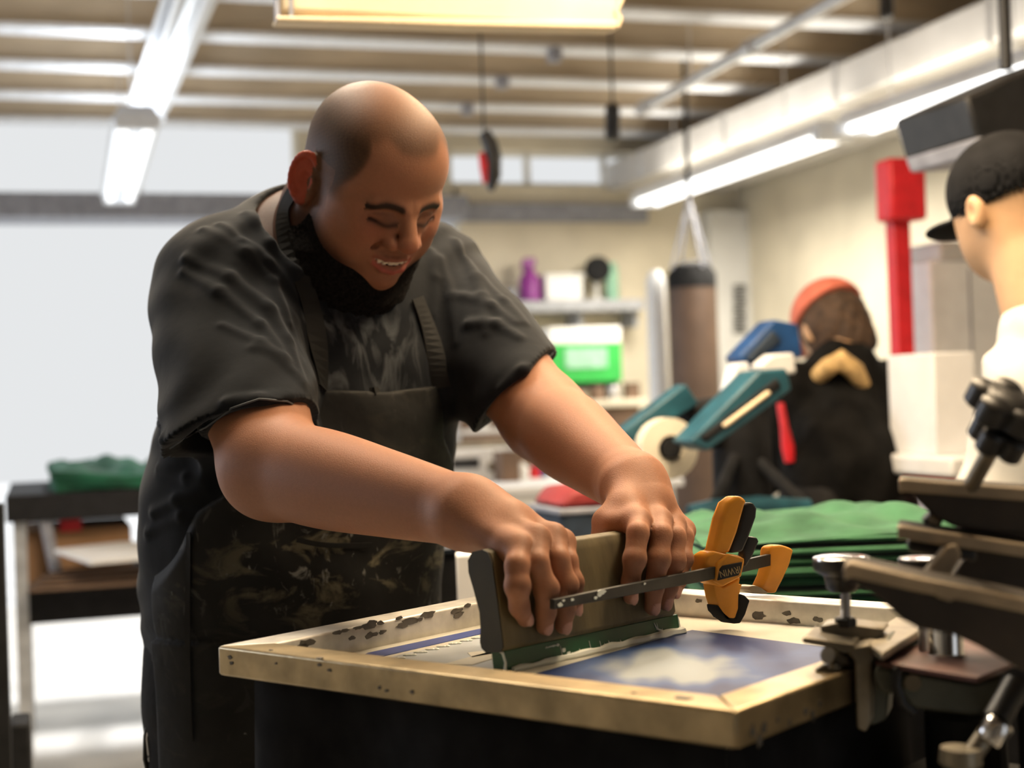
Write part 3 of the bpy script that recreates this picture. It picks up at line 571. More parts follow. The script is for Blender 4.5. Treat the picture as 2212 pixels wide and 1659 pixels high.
def grid_patch(name,outline,m,lift,n=40):
    """fine grid clipped to a quad outline p00,p10,p11,p01 (frame uv) with a wash attribute"""
    q=[np.array(fuv(*p)) for p in outline]; vs_=[];f=[];w=[]
    for j in range(n+1):
        for i in range(n+1):
            s,t=i/n,j/n; p=(1-s)*(1-t)*q[0]+s*(1-t)*q[1]+s*t*q[2]+(1-s)*t*q[3]; vs_.append(F_(p[0],p[1],ZM+lift))
            x,y,_=projp(vs_[-1]); wx=14*math.sin(y*.11)+9*math.sin(x*.05+y*.2); wy=7*math.sin(x*.045)+4*math.sin(x*.11); d=((x-1455-.25*(y-1440)+wx)/165)**2+((y-1447+wy)/33)**2; d2=((x-1420)/85)**2+((y-1412)/20)**2
            w.append(min(1,1.0*math.exp(-d*.75)+.55*math.exp(-d2)+.12*math.exp(-(((x-1700)/60)**2+((y-1440)/18)**2))))
    for j in range(n):
        for i in range(n): a_=j*(n+1)+i; f.append((a_,a_+1,a_+n+2,a_+n+1))
    o=mk(name,(vs_,f),m,scr,fix=False); a_=o.data.attributes.new('wash','FLOAT','POINT'); a_.data.foreach_set('value',w); return o
def projp(p):
    q=np.array(p)-CAM; d=q@FW; return 1106+FPX*(q@RT)/d,829.5-FPX*(q@UPV)/d,d
grid_patch('emulsion',[(1150,1458),(1560,1545),(1830,1405),(1495,1362)],M['emulsion_cloudy'],.0006)
patch('tape_line',[(770,1424),(795,1411),(1070,1352),(1070,1363),(820,1420)],'blue_line',.0006)
patch('ink_film',[(800,1432),(872,1413),(1070,1372),(1100,1440),(1100,1460),(900,1440)],'haze_grey',.0004)
patch('ink_streak',[(960,1436),(1000,1425),(1075,1405),(1080,1420),(1020,1438)],'mesh_cream',.0005,.0004)
patch('ink_streak',[(1010,1412),(1065,1405),(1075,1412),(1020,1422)],'mesh_cream',.0005,.0004)
rs=np.random.RandomState(5)
def blob(c,r,nrm,m,n=9,par=None,nm='stain',ax=None,el=1):
    d,a,b=basis(nrm)
    if ax is not None: a=ax; b=np.cross(d,a)
    pts=[c+r*(.6+.6*rs.rand())*(el*math.cos(t)*a+math.sin(t)*b) for t in np.linspace(0,6.28,n,endpoint=False)]
    return prism(pts,d*.0006)
g=[]
for (x,y) in ((728,1367),(745,1362),(772,1356),(798,1350),(822,1345),(760,1378),(800,1372),(826,1365),(868,1352),(885,1343),(905,1338),(925,1328),(862,1335),(985,1320),(1010,1308),(1045,1303),(990,1328),(660,1390),(650,1398)):
    p=plane_hit(x,y,A+eu*rw,eu); g.append(blob(p,.0018+.0022*rs.rand(),eu,None,n=12,ax=ev,el=2.8))
for (x,y) in ((1510,1298),(1560,1310),(1700,1325),(1715,1340),(1765,1338),(1800,1342),(1640,1330)):
    p=plane_hit(x,y,A+ev*(LAD-rw),-ev); g.append(blob(p,.002+.0025*rs.rand(),-ev,None,n=12,ax=eu,el=1.8))
for (x,y,r_) in ((1475,1508,.0045),(1368,1497,.0015),(585,1405,.0015),(690,1422,.003)):
    g.append(blob(G(x,y,ZT),r_,Z_,None,ax=eu,el=1.6))
for (x,y) in ((497,1420),(500,1432),(690,1436),(712,1447),(820,1485),(835,1492),(890,1495),(596,1433)):
    g.append(blob(plane_hit(x,y,A,-ev),.0008+.0012*rs.rand(),-ev,None,ax=eu,el=1.5))
for (x,y) in ((1625,1580),(1650,1572),(1680,1555),(1705,1560),(1740,1535),(1755,1545),(1640,1600),(1770,1520)):
    g.append(blob(plane_hit(x,y,B,eu),.002+.004*rs.rand(),eu,None,ax=ev,el=.8))
mks('ink_stain',g,'stain',scr)
# ------------------------------------------------------------------ squeegee
S0=G(1100,1452,ZM+.001); S1=G(1475,1367,ZM+.001); LS=np.linalg.norm(S1-S0); es=(S1-S0)/LS; n0=V(es[1],-es[0],0)
tau=math.radians(7); su=math.cos(tau)*Z_-math.sin(tau)*n0; sn=math.cos(tau)*n0+math.sin(tau)*Z_
def SQ(s,h,n): return S0+es*s+su*h+sn*n
HB=.017; HT=.1045
sq=thing('squeegee','wooden handled squeegee with a green rubber blade held in both hands','squeegee')
prof=[(-.004,HB),(0,HB+.004),(.0,.058),(-.001,HT-.012),(-.004,HT-.003),(-.011,HT),(-.024,HT-.001),(-.031,HT-.008),(-.032,HT-.018),(-.028,HT-.034),(-.024,.052),(-.025,.038),(-.028,.026),(-.027,HB+.004),(-.022,HB)]
mk('handle',prism([SQ(-.002,h,n) for n,h in prof],es*(LS-.004)),'wood_sq',sq,bevel=.0015)
mk('end_grain',prism([SQ(-.0035,h*.995+.0003,n*.96-.0006) for n,h in prof],es*.0014),'wood_end',bpy.data.objects['handle'])
mk('blade',prism([SQ(0,0.001,-.003),SQ(0,HB+.001,-.003),SQ(0,HB+.001,-.019),SQ(0,0.001,-.019)],es*LS),'blade_green',sq,bevel=.0008)
# white ink bead and splashes on the blade
pts=[SQ(s,0.0012,-.001) for s in np.linspace(.006,LS+.001,30)]
g=[tube([p+Z_*.0012*math.sin(i*1.7)*.3+sn*.0006*math.sin(i*2.3) for i,p in enumerate(pts)],[.0024+.0030*(i/30)+.0007*math.sin(i*1.3) for i in range(30)],8)]
g.append(tube([SQ(LS+.0005,h,-.004) for h in (.001,.006,.011,.0155)],[.003,.0016,.0013,.0006],8))
g.append(tube([SQ(-.001,h,n) for h,n in ((.001,-.004),(.008,-.002),(.016,-.004),(.019,-.010))],[.0014,.001,.0012,.0006],8))
ink=mk('ink_bead',g,'white_ink',sq,smooth=True)
g=[]
for (s,h,r_) in ((.072,.008,.0022),(.066,.0135,.0013),(.078,.0045,.002),(.06,.0135,.0009),(.083,.003,.0012)):
    g.append(blob(SQ(s,h,-.0028),r_,sn,None,ax=es,el=1.3))
for (s,h0,h1) in ((.108,.004,.011),(.122,.004,.009),(.134,.005,.0075),(.094,.003,.006),(.15,.004,.006),(.101,.003,.005),(.128,.004,.006),(.07,.002,.012),(.052,.0135,.0138),(.205,.008,.014),(.212,.003,.008)):
    g.append(tube([SQ(s,h0,-.0028),SQ(s-.001,h1,-.0028)],[.0005,.0003],6))
g.append(tube([SQ(.20,.0145,-.0028),SQ(.203,.0085,-.0027),SQ(.212,.005,-.0025)],[.0004,.001,.0014],6)); g.append(tube([SQ(.05,.013,-.0028),SQ(.06,.0135,-.0028),SQ(.068,.0132,-.0028)],[.0004,.0006,.0003],6))
mks('ink_splash',g,'white_ink',sq,smooth=True)
g=[]
for i in range(26):
    s=i/25; p=G(860+s*205,1421-s*52+ (2*math.sin(i*2.1)),ZM+.001); g.append(sphere(p,(.0025+.0012*rs.rand(),.0018,.0011),8))
mk('dried_ink',g,'white_ink',scr,smooth=True)
# ------------------------------------------------------------------ orange bar clamp
cl_=thing('bar_clamp','orange quick release bar clamp resting on the far rail of the screen frame','clamp')
pj=[P(x,y,Zq) for x,y,Zq in ((1197,1306,1.237),(1530,1241,1.415),(1685,1205,1.50))]
d_,_,_=basis(pj[1]-pj[0]); side=np.cross(d_,UPV); side/=np.linalg.norm(side); upc=np.cross(side,d_)
def quad_bar(p,q,hp,hq,t):
    v=[p+upc*hp,q+upc*hq,q-upc*hq,p-upc*hp]; return prism(v,-side*t if (side@FW)<0 else side*t)
sd=side if side@FW>0 else -side
mk('bar',[quad_bar(pj[0],pj[1],.0042,.0058,.005),quad_bar(pj[1],pj[2],.0058,.0058,.005)],'steel_dark',cl_,bevel=.0006)
g=[blob(pj[0]*(1-s)+pj[1]*s-sd*.0005+upc*h,r_,-sd,None,ax=d_,el=2) for s,h,r_ in ((.03,-.001,.0018),(.10,.0015,.0012),(.28,.003,.003),(.24,-.001,.0015),(.26,.001,.0018),(.55,.003,.001),(.05,.002,.001))]
mks('ink_spot',g,'white_ink',cl_)
ZC=1.43
def cpoly(pts,z,t,m,nm,bev=.003,dz=None): 
    return mk(nm,prism([P(x,y,z+(0 if dz is None else dz*(x-1560))) for x,y in pts],sd*t),m,cl_,bevel=bev,seg=3)
cpoly([(1526,1201),(1545,1186),(1560,1120),(1573,1086),(1598,1068),(1620,1082),(1612,1092),(1596,1150),(1580,1192),(1568,1199),(1550,1203)],ZC-.004,.014,'clamp_orange','grip_handle',.004)
cpoly([(1612,1090),(1626,1083),(1637,1098),(1635,1118),(1620,1160),(1606,1193),(1578,1196),(1597,1150)],ZC-.002,.011,'black_plastic','trigger',.0025)
cpoly([(1608,1190),(1617,1158),(1637,1160),(1641,1170),(1628,1200),(1612,1226),(1606,1212)],ZC,.008,'black_plastic','release_lever',.002)
cpoly([(1521,1222),(1526,1200),(1545,1189),(1570,1196),(1578,1196),(1600,1199),(1612,1209),(1604,1246),(1588,1256),(1562,1270),(1542,1262),(1521,1249)],ZC-.006,.017,'clamp_orange','head_block',.0035)
cpoly([(1552,1216),(1576,1197),(1609,1206),(1602,1246),(1563,1266),(1545,1256)],ZC-.0085,.004,'clamp_orange','raised_panel',.0012)
cpoly([(1541,1258),(1562,1270),(1588,1256),(1600,1247),(1597,1262),(1604,1262),(1600,1275),(1598,1285),(1601,1318),(1590,1340),(1578,1342),(1556,1318),(1547,1290)],ZC-.004,.013,'clamp_orange','lower_jaw',.0035)
cpoly([(1598,1282),(1610,1286),(1621,1297),(1611,1328),(1600,1347),(1586,1348),(1572,1338),(1556,1322),(1552,1306),(1572,1334),(1590,1336),(1597,1315)],ZC-.005,.015,'black_matte','jaw_pad',.002)
# label plate with moulded upside-down lettering
lab=[(1555,1238),(1562,1224),(1604,1214),(1598,1240),(1552,1253)]
cpoly([(1552,1254),(1557,1229),(1563,1222),(1604,1214),(1601,1232),(1596,1243)],ZC-.0095,.002,'steel_dark','label_plate',.0004)
mm('label_gold',(.42,.30,.13),.5)
cu=bpy.data.curves.new('lab','FONT'); cu.body='IRWIN'; cu.size=1; cu.extrude=.02; cu.align_x='CENTER'; cu.align_y='CENTER'; cu.space_character=1.02
to=bpy.data.objects.new('lab',cu); COL.objects.link(to); bpy.context.view_layer.update()
me_=bpy.data.meshes.new_from_object(to.evaluated_get(bpy.context.evaluated_depsgraph_get())); bpy.data.objects.remove(to)
lc=P(1577,1234.5,ZC-.0102); lx=P(1555,1240,ZC-.0102)-P(1600,1228.5,ZC-.0102); lx/=np.linalg.norm(lx); ly=-(UPV-lx*(UPV@lx)); ly/=np.linalg.norm(ly); ln=np.cross(lx,ly)
me_.transform(Matrix(((lx[0]*.0071,ly[0]*.0095,ln[0]*.01,lc[0]),(lx[1]*.0071,ly[1]*.0095,ln[1]*.01,lc[1]),(lx[2]*.0071,ly[2]*.0095,ln[2]*.01,lc[2]),(0,0,0,1))))
me_.materials.clear(); me_.materials.append(M['label_gold']); o=bpy.data.objects.new('label_lettering',me_); COL.objects.link(o); o.parent=bpy.data.objects['label_plate']
# fixed jaw at the far end of the bar
def fpoly(pts,z,t,m,nm,bev=.003): return mk(nm,prism([P(x,y,z) for x,y in pts],sd*t),m,cl_,bevel=bev,seg=3)
fpoly([(1663,1192),(1668,1179),(1690,1176),(1714,1184),(1716,1190),(1708,1220),(1692,1255),(1677,1284),(1642,1273),(1655,1246),(1662,1222)],1.488,.013,'clamp_orange','fixed_jaw',.0035)
fpoly([(1616,1274),(1622,1266),(1632,1264),(1645,1269),(1662,1281),(1655,1284),(1625,1282)],1.486,.015,'worn_metal','jaw_foot',.002)
# ------------------------------------------------------------------ platen with a dark shirt under the screen
pt=thing('press_platen','black shirt board of the printing press under the screen frame','platen')
mk('board',fbox(.03,.03,ZT-FH-.022,LAB-.03,LAD-.03,ZT-FH-.004),'black_matte',pt,bevel=.004)
cen=F_(LAB*.55,LAD*.5,.6); mk('support_arm',[fbox(.2,.2,.80,LAB-.04,.26,.90),fbox(.24,.18,0,.34,.28,.80)],'black_matte',pt,bevel=.004)
# loaded black garment hanging around the board
def drape(name,m,u0,v0,u1,v1,zt,zb,seed,label):
    rs_=np.random.RandomState(seed); n=96; rows=14; vs_=[];f=[]
    per=[]
    for k in range(n):
        t=k/n*4; s=t%1
        p={0:(u0+(u1-u0)*s,v0),1:(u1,v0+(v1-v0)*s),2:(u1-(u1-u0)*s,v1),3:(u0,v1-(v1-v0)*s)}[int(t)]; per.append(p)
    cu_,cv_=(u0+u1)/2,(v0+v1)/2
    for j in range(rows):
        h=j/(rows-1)
        for k,(u,v) in enumerate(per):
            w=(.006+.022*h)*math.sin(k*.55+1.3*math.sin(k*.17))+.012*h
            du,dv=u-cu_,v-cv_; L_=math.hypot(du,dv)
            vs_.append(F_(u+du/L_*w,v+dv/L_*w,zt-(zt-zb)*h*(1+.04*math.sin(k*.4))))
    for j in range(rows-1):
        for k in range(n): f.append((j*n+k,j*n+(k+1)%n,(j+1)*n+(k+1)%n,(j+1)*n+k))
    f.append(tuple(range(n))[::-1])
    o=mk(name,(vs_,f),m,smooth=True); s_=o.modifiers.new('thick','SOLIDIFY'); s_.thickness=.002; tag(o,label,'shirt'); return o
mm('black_cloth',(.014,.014,.015),.95,var=.2,scale=30,spec=.1)
drape('black_shirt','black_cloth',.022,.022,LAB-.022,LAD-.022,ZT-FH-.001,.52,3,'black shirt loaded on the board under the screen frame')
# ------------------------------------------------------------------ frame clamp and press carriage on the right
def slab(nm,pts,vec,m,par,bev=.0015): return mk(nm,prism(pts,vec),m,par,bevel=bev)
fc=thing('frame_clamp','rusty C-shaped clamp with a black knob gripping the right rail of the frame','clamp')
bk_=FW*1.0; bkv=V(.35,.94,0)
Zc=1.055
def Q(pts,Zq): return [P(x,y,Zq) for x,y in pts]
slab('upper_arm',Q([(1732,1384),(1736,1376),(1845,1392),(1846,1406),(1822,1412),(1790,1400),(1735,1390)],Zc+.03),bkv*.05,'worn_metal',fc)
slab('column',Q([(1828,1408),(1846,1398),(1876,1392),(1886,1402),(1884,1470),(1882,1560),(1870,1583),(1850,1575),(1846,1500),(1846,1430)],Zc+.03),bkv*.055,'worn_metal',fc,.002)
slab('column_side',Q([(1880,1400),(1922,1378),(1924,1440),(1915,1555),(1880,1570)],Zc+.05),bkv*.04,'green_metal',fc,.002)
slab('clamp_plate',Q([(1771,1353),(1774,1366),(1885,1385),(1892,1383),(1912,1362),(1908,1358),(1880,1355),(1812,1346)],Zc+.06),bkv*.03,'worn_metal',fc)
c=P(1827,1350,Zc+.065); kt=P(1826,1275,Zc+.065)
mk('lock_nut',lathe(P(1827,1353,Zc+.065),Z_,[(0,.008),(.001,.0085),(.006,.0085),(.007,.007)],6),'steel_dark',fc)
g=[cyl(c,kt,.0036,n=14)]
for i in range(22):
    p=c*(1-i/22)+kt*(i/22); g.append(lathe(p,Z_,[(0,.0036),(.0005,.0041),(.001,.0036)],14))
mk('threaded_bolt',g,'steel_pipe',fc,smooth=True)
kc=P(1820,1278,Zc+.07)
mk('knob',lathe(kc,Z_,[(0,.009),(.003,.012),(.012,.0135),(.016,.0205),(.018,.0215),(.0245,.0215),(.0255,.0205)],26),'black_plastic',fc,smooth=True)
mk('knob_cap',lathe(kc+Z_*.0252,Z_,[(0,.0212),(.001,.021),(.0025,.016),(.003,.004)],26),'chrome',fc,smooth=True)
mks('lower_bolt',[cyl(P(1787,1415,Zc+.03),P(1840,1427,Zc+.05),.0062,n=16),cyl(P(1800,1432,Zc+.03),P(1800,1444,Zc+.03),.004,n=12)],'worn_metal',fc,smooth=True)
slab('lower_foot',Q([(1757,1450),(1775,1438),(1812,1434),(1818,1446),(1806,1458),(1768,1455)],Zc+.03),bkv*.015,'worn_metal',fc)
ca=thing('press_carriage','grey green metal press carriage with a brown plate and steel post at lower right','machine part')
slab('angle_bar',Q([(1878,1408),(2010,1342),(2015,1376),(1890,1436)],Zc+.10),bkv*.04,'green_metal',ca)
slab('cross_plate',[G(x,y,.968) for x,y in ((1860,1378),(1935,1332),(2010,1348),(1905,1412))],-Z_*.006,'worn_metal',ca)
slab('carriage_block',Q([(1890,1438),(2110,1476),(2185,1450),(2200,1500),(2108,1548),(1970,1532),(1945,1500),(1905,1500),(1885,1470)],Zc+.02),bkv*.09,'green_metal',ca,.003)
slab('brown_plate',[G(x,y,.957) for x,y in ((1890,1428),(2005,1382),(2110,1375),(2192,1432),(2112,1464))],-Z_*.004,'plate_brown',ca,.001)
pc=G(2045,1412,.957); mk('steel_post',lathe(pc,Z_,[(0,.0135),(.002,.0125),(.05,.0125)],24),'chrome',ca,smooth=True)
mks('bolt_head',[cyl(P(1972,1476,Zc+.012),P(1972,1476,Zc+.03),.006),cyl(P(2180,1472,Zc+.01),P(2180,1472,Zc+.03),.006)],'worn_metal',ca,smooth=True)
mk('black_latch',tube(Q([(1956,1440),(1938,1446),(1936,1480),(1950,1520),(1975,1540)],Zc+.012),.0035,8),'black_plastic',ca,smooth=True)
mk('lower_support',[cyl(P(2085,1540,Zc+.06),V(*P(2085,1540,Zc+.06)[:2],0),.03),fbox(LAB+.0,.18,.78,LAB+.3,.3,.86)],'black_matte',ca,smooth=False)
ls=thing('adjusting_screw','worn steel adjusting screw at the lower right corner','screw')
p=P(2150,1560,.98);q=P(2075,1665,.97); mk('screw_shaft',cyl(P(2195,1480,1.0),p,.009),'steel_dark',ls,smooth=True)
mk('shiny_collar',lathe(P(2135,1602,.975),P(2165,1555,.975)-P(2135,1602,.975),[(0,.008),(.002,.0095),(.014,.0095),(.016,.008)],20),'chrome',ls,smooth=True)
mk('screw_end',[cyl(p,q,.0065),lathe(P(2075,1655,.97),UPV,[(0,.012),(.002,.014),(.012,.013)],18)],'worn_metal',ls,smooth=True)
mk('mounting_rod',[cyl(P(2195,1480,1.0),P(2260,1500,1.05),.012),cyl(P(2260,1500,1.05),V(*P(2260,1500,1.05)[:2],0),.02)],'steel_dark',ls)
# wooden platens of the neighbouring press stations, stacked one over another
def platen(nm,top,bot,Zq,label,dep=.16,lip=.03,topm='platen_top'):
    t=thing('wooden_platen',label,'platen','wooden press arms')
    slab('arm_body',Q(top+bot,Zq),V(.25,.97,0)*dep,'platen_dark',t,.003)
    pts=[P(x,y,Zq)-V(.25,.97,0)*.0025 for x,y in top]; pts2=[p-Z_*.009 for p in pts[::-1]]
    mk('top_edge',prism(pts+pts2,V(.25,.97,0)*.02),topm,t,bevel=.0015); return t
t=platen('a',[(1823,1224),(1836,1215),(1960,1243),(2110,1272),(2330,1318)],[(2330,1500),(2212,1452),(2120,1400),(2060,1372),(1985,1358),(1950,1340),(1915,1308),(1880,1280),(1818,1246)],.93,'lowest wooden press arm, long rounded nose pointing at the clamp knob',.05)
slab('pale_patch',Q([(2022,1256),(2070,1266),(2066,1292),(2052,1300),(2022,1290)],.927),V(.25,.97,0)*.004,'platen_top',t,.001)
mk('arm_strut',prism(Q([(2045,1180),(2065,1175),(2078,1200),(2040,1268),(1990,1250)],.99),V(.25,.97,0)*.03),'platen_top',t,bevel=.002)
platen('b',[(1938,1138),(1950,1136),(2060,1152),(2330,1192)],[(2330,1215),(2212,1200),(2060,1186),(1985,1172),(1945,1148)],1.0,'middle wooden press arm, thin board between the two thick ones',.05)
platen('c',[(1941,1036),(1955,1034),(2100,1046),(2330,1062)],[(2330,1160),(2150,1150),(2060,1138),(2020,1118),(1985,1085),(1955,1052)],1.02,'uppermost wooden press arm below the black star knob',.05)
t=thing('press_spacers','dark metal brackets between the wooden press arms','bracket')
mk('upper_bracket',prism(Q([(1990,1128),(2012,1106),(2042,1114),(2030,1142)],1.03),V(.25,.97,0)*.03),'steel_dark',t,bevel=.002)
mk('bracket_window',prism(Q([(2006,1128),(2014,1114),(2034,1119),(2026,1136)],1.027),V(.25,.97,0)*.003),'platen_top',t)
mk('middle_bracket',prism(Q([(1958,1165),(2110,1180),(2110,1215),(1960,1192)],1.03),V(.25,.97,0)*.03),'black_plastic',t,bevel=.003)
mk('back_body',prism(Q([(2085,1050),(2330,1060),(2330,1330),(2100,1290),(2045,1262),(2090,1200),(2070,1170)],1.08),V(.25,.97,0)*.06),'platen_dark',t,bevel=.003)
kb=thing('chrome_knob','second black knob with a chrome cap, half hidden behind the wooden arms','knob')
kc=P(1990,1245,1.12); mk('knob_body',lathe(kc,Z_,[(0,.008),(.004,.013),(.010,.017),(.013,.017)],24),'black_plastic',kb,smooth=True)
mk('knob_cap',lathe(kc+Z_*.013,Z_,[(0,.0168),(.0012,.016),(.002,.005)],24),'chrome',kb,smooth=True)
mk('knob_bolt',cyl(kc,kc-Z_*.07,.004),'steel_pipe',kb,smooth=True)
# black star knobs on a steel bolt
st=thing('star_knob','pair of black star knobs on a slanting steel bolt at the right edge','knob')
b0=P(2100,1045,1.02); b1=P(2150,955,1.0); mk('steel_bolt',cyl(b0-(b1-b0)*.1,b1,.0058,n=18),'worn_metal',st,smooth=True)
dk=(b1-b0)/np.linalg.norm(b1-b0)
def star(c,r,h,nm):
    d,a,b=basis(dk); g=[lathe(c,d,[(0,r*.62),(h*.15,r*.72),(h*.85,r*.72),(h,r*.6)],24)]
    for k in range(5):
        t=k*math.pi*2/5+.3; ce=c+r*.62*(math.cos(t)*a+math.sin(t)*b); g.append(lathe(ce,d,[(0,r*.30),(h*.12,r*.40),(h*.88,r*.40),(h,r*.30)],16))
    return mk(nm,g,'black_plastic',st,smooth=True)
star(P(2150,965,.995),.021,.016,'lower_star'); star(P(2160,900,.99),.0265,.017,'upper_star'); mk('knob_core',cyl(P(2150,960,.995),P(2170,890,.99),.012),'black_plastic',st,smooth=True)
# ------------------------------------------------------------------ green shirts
mm('green_cloth',(.045,.135,.068),.9,var=.2,scale=14,bump=.25,spec=.15,sheen=.15)
gx0,gx1,gy0,gy1=.235,.64,1.93,2.42
ztop=.965; nl=8; lh=.0135; zb=ztop-nl*lh
stt=thing('shirt_table','black side table under the green shirts','table')
mk('tabletop',abox(gx0-.04,gy0-.04,zb-.03,gx1+.03,gy1+.03,zb-.001),'black_matte',stt,bevel=.004)
for x in (gx0,gx1): 
    for y in (gy0,gy1): mk('leg',abox(x-.02,y-.02,0,x+.02,y+.02,zb-.03),'black_matte',stt)
pos=['lowest','second lowest','third from the bottom','fourth from the bottom','fourth from the top','third from the top','second from the top','topmost, wrinkled']
for i in range(nl):
    dx=.012*rs.rand(); dy=.015*rs.rand()
    o=lumpy('folded_green_shirt',gx0+dx,gy0+dy,zb+i*lh,gx1-.02*rs.rand(),gy1-dy,zb+(i+1)*lh-.0035,'green_cloth',20+i,.004 if i<nl-1 else .016,None,40 if i==nl-1 else 20,30 if i==nl-1 else 14,1,room=False)
    tag(o,'folded green shirt, %s of the stack behind the clamp'%pos[i],'shirt','stacked green shirts')
# ------------------------------------------------------------------ implicit surface modelling
F32=np.float32
def smin(a,b,k):
    h=np.clip(.5+.5*(b-a)/k,0,1); return b+(a-b)*h-k*h*(1-h)
def smax(a,b,k): return -smin(-a,-b,k)
def sd_cap(p,a,b,ra,rb):
    a=np.asarray(a,F32); b=np.asarray(b,F32); ab_=b-a; L=float(ab_@ab_)+1e-12
    t=np.clip((p-a)@ab_/L,0,1); d=p-a-t[:,None]*ab_
    return np.sqrt((d*d).sum(1))-(ra+(rb-ra)*t)
def sd_ell(p,c,r,Rm=None):
    q=p-np.asarray(c,F32)
    if Rm is not None: q=q@np.asarray(Rm,F32)   # columns = local axes
    r=np.asarray(r,F32); k0=np.sqrt(((q/r)**2).sum(1))+1e-9; k1=np.sqrt(((q/r**2)**2).sum(1))+1e-9
    return k0*(k0-1)/k1
def sd_box(p,c,h,Rm,rad=0):
    q=np.abs((p-np.asarray(c,F32))@np.asarray(Rm,F32))-np.asarray(h,F32)+rad
    return np.sqrt((np.maximum(q,0)**2).sum(1))+np.minimum(q.max(1),0)-rad
def chain(p,pts,rs_,k=.006):
    d=None
    for i in range(len(pts)-1):
        e=sd_cap(p,pts[i],pts[i+1],rs_[i],rs_[i+1]); d=e if d is None else smin(d,e,k)
    return d
NB=16
def build_sdf(groups,h,lo=None,hi=None,k=.012,post=None):
    """groups: [(fn,lo,hi)]  smooth union of them; returns verts, quads"""
    glo=np.min([g[1] for g in groups],0); ghi=np.max([g[2] for g in groups],0)
    lo=glo if lo is None else np.maximum(lo,glo); hi=ghi if hi is None else np.minimum(hi,ghi)
    B=NB*h; nb=np.ceil((hi-lo)/B).astype(int); N=nb*NB+1
    def ev(p,mask):
        d=None
        for i,g in enumerate(groups):
            if not mask[i]: continue
            e=g[0](p); d=e if d is None else smin(d,e,k)
        if d is None: d=np.full(len(p),9,F32)
        return post(p,d) if post else d
    I=np.stack(np.meshgrid(*[np.arange(n) for n in nb],indexing='ij'),-1).reshape(-1,3)
    C=(lo+(I+.5)*B); 
    act=np.zeros((len(I),len(groups)),bool)
    for i,g in enumerate(groups): act[:,i]=((C+B/2+.02>g[1])&(C-B/2-.02<g[2])).all(1)
    keys=act@(1<<np.arange(len(groups))); keep=np.zeros(len(I),bool)
    for kx in np.unique(keys):
        if kx==0: continue
        m=np.where(keys==kx)[0]; mask=act[m[0]]
        for s in range(0,len(m),40000):
            mm_=m[s:s+40000]; d=ev(C[mm_].astype(F32),mask); keep[mm_]=np.abs(d)<B*1.35
    g1=np.arange(NB+1); loc=np.stack(np.meshgrid(g1,g1,g1,indexing='ij'),-1).reshape(-1,3)
    VS=[];KS=[];QS=[]
    st=np.array([N[1]*N[2],N[2],1],np.int64)
    coff=np.array([[i,j,l] for i in(0,1) for j in(0,1) for l in(0,1)])
    edges=[(0,1),(2,3),(4,5),(6,7),(0,2),(1,3),(4,6),(5,7),(0,4),(1,5),(2,6),(3,7)]
    for kx in np.unique(keys[keep]):
        m=np.where(keep&(keys==kx))[0]; mask=act[m[0]]
        for s in range(0,len(m),24):
            mb=m[s:s+24]; base=I[mb]*NB
            gp=(base[:,None,:]+loc[None]); pts=(lo+gp*h).reshape(-1,3).astype(F32)
            v=ev(pts,mask).reshape(len(mb),NB+1,NB+1,NB+1); ins=v<0
            cc=[v[:,a:NB+a,b:NB+b,c:NB+c] for a,b,c in coff]; ic=[ins[:,a:NB+a,b:NB+b,c:NB+c] for a,b,c in coff]
            sm=sum(x.astype(np.int8) for x in ic); cr=(sm>0)&(sm<8); w=np.argwhere(cr)
            if len(w)==0: continue
            vals=np.stack([x[cr] for x in cc],1); acc=np.zeros((len(w),3)); cnt=np.zeros(len(w))
            for a,b in edges:
                va,vb=vals[:,a],vals[:,b]; x=(va<0)!=(vb<0); t=np.where(x,va/(va-vb+1e-20),0)
                q=coff[a]+t[:,None]*(coff[b]-coff[a]); acc+=q*x[:,None]; cnt+=x
            cell=base[w[:,0]]+w[:,1:]; VS.append(lo+(cell+acc/cnt[:,None])*h); KS.append(cell@st)
            for ax in range(3):
                o=[0,0,0]; o[ax]=1
                i0=ins[:,:NB,:NB,:NB]; i1=ins[:,o[0]:NB+o[0],o[1]:NB+o[1],o[2]:NB+o[2]]
                e=np.argwhere(i0!=i1)
                if len(e)==0: continue
                fl=i0[e[:,0],e[:,1],e[:,2],e[:,3]]; c0=(base[e[:,0]]+e[:,1:])@st
                u,w2=[(1,2),(2,0),(0,1)][ax]; su_,sw_=st[u],st[w2]
                q=np.stack([c0-su_-sw_,c0-sw_,c0,c0-su_],1)
                q[~fl]=q[~fl][:,::-1]; QS.append(q)
    VS=np.concatenate(VS);KS=np.concatenate(KS);QS=np.concatenate(QS)
    o=np.argsort(KS);KS=KS[o];VS=VS[o]
    ix=np.searchsorted(KS,QS); ix=np.clip(ix,0,len(KS)-1); ok=(KS[ix]==QS).all(1); return VS,ix[ok]
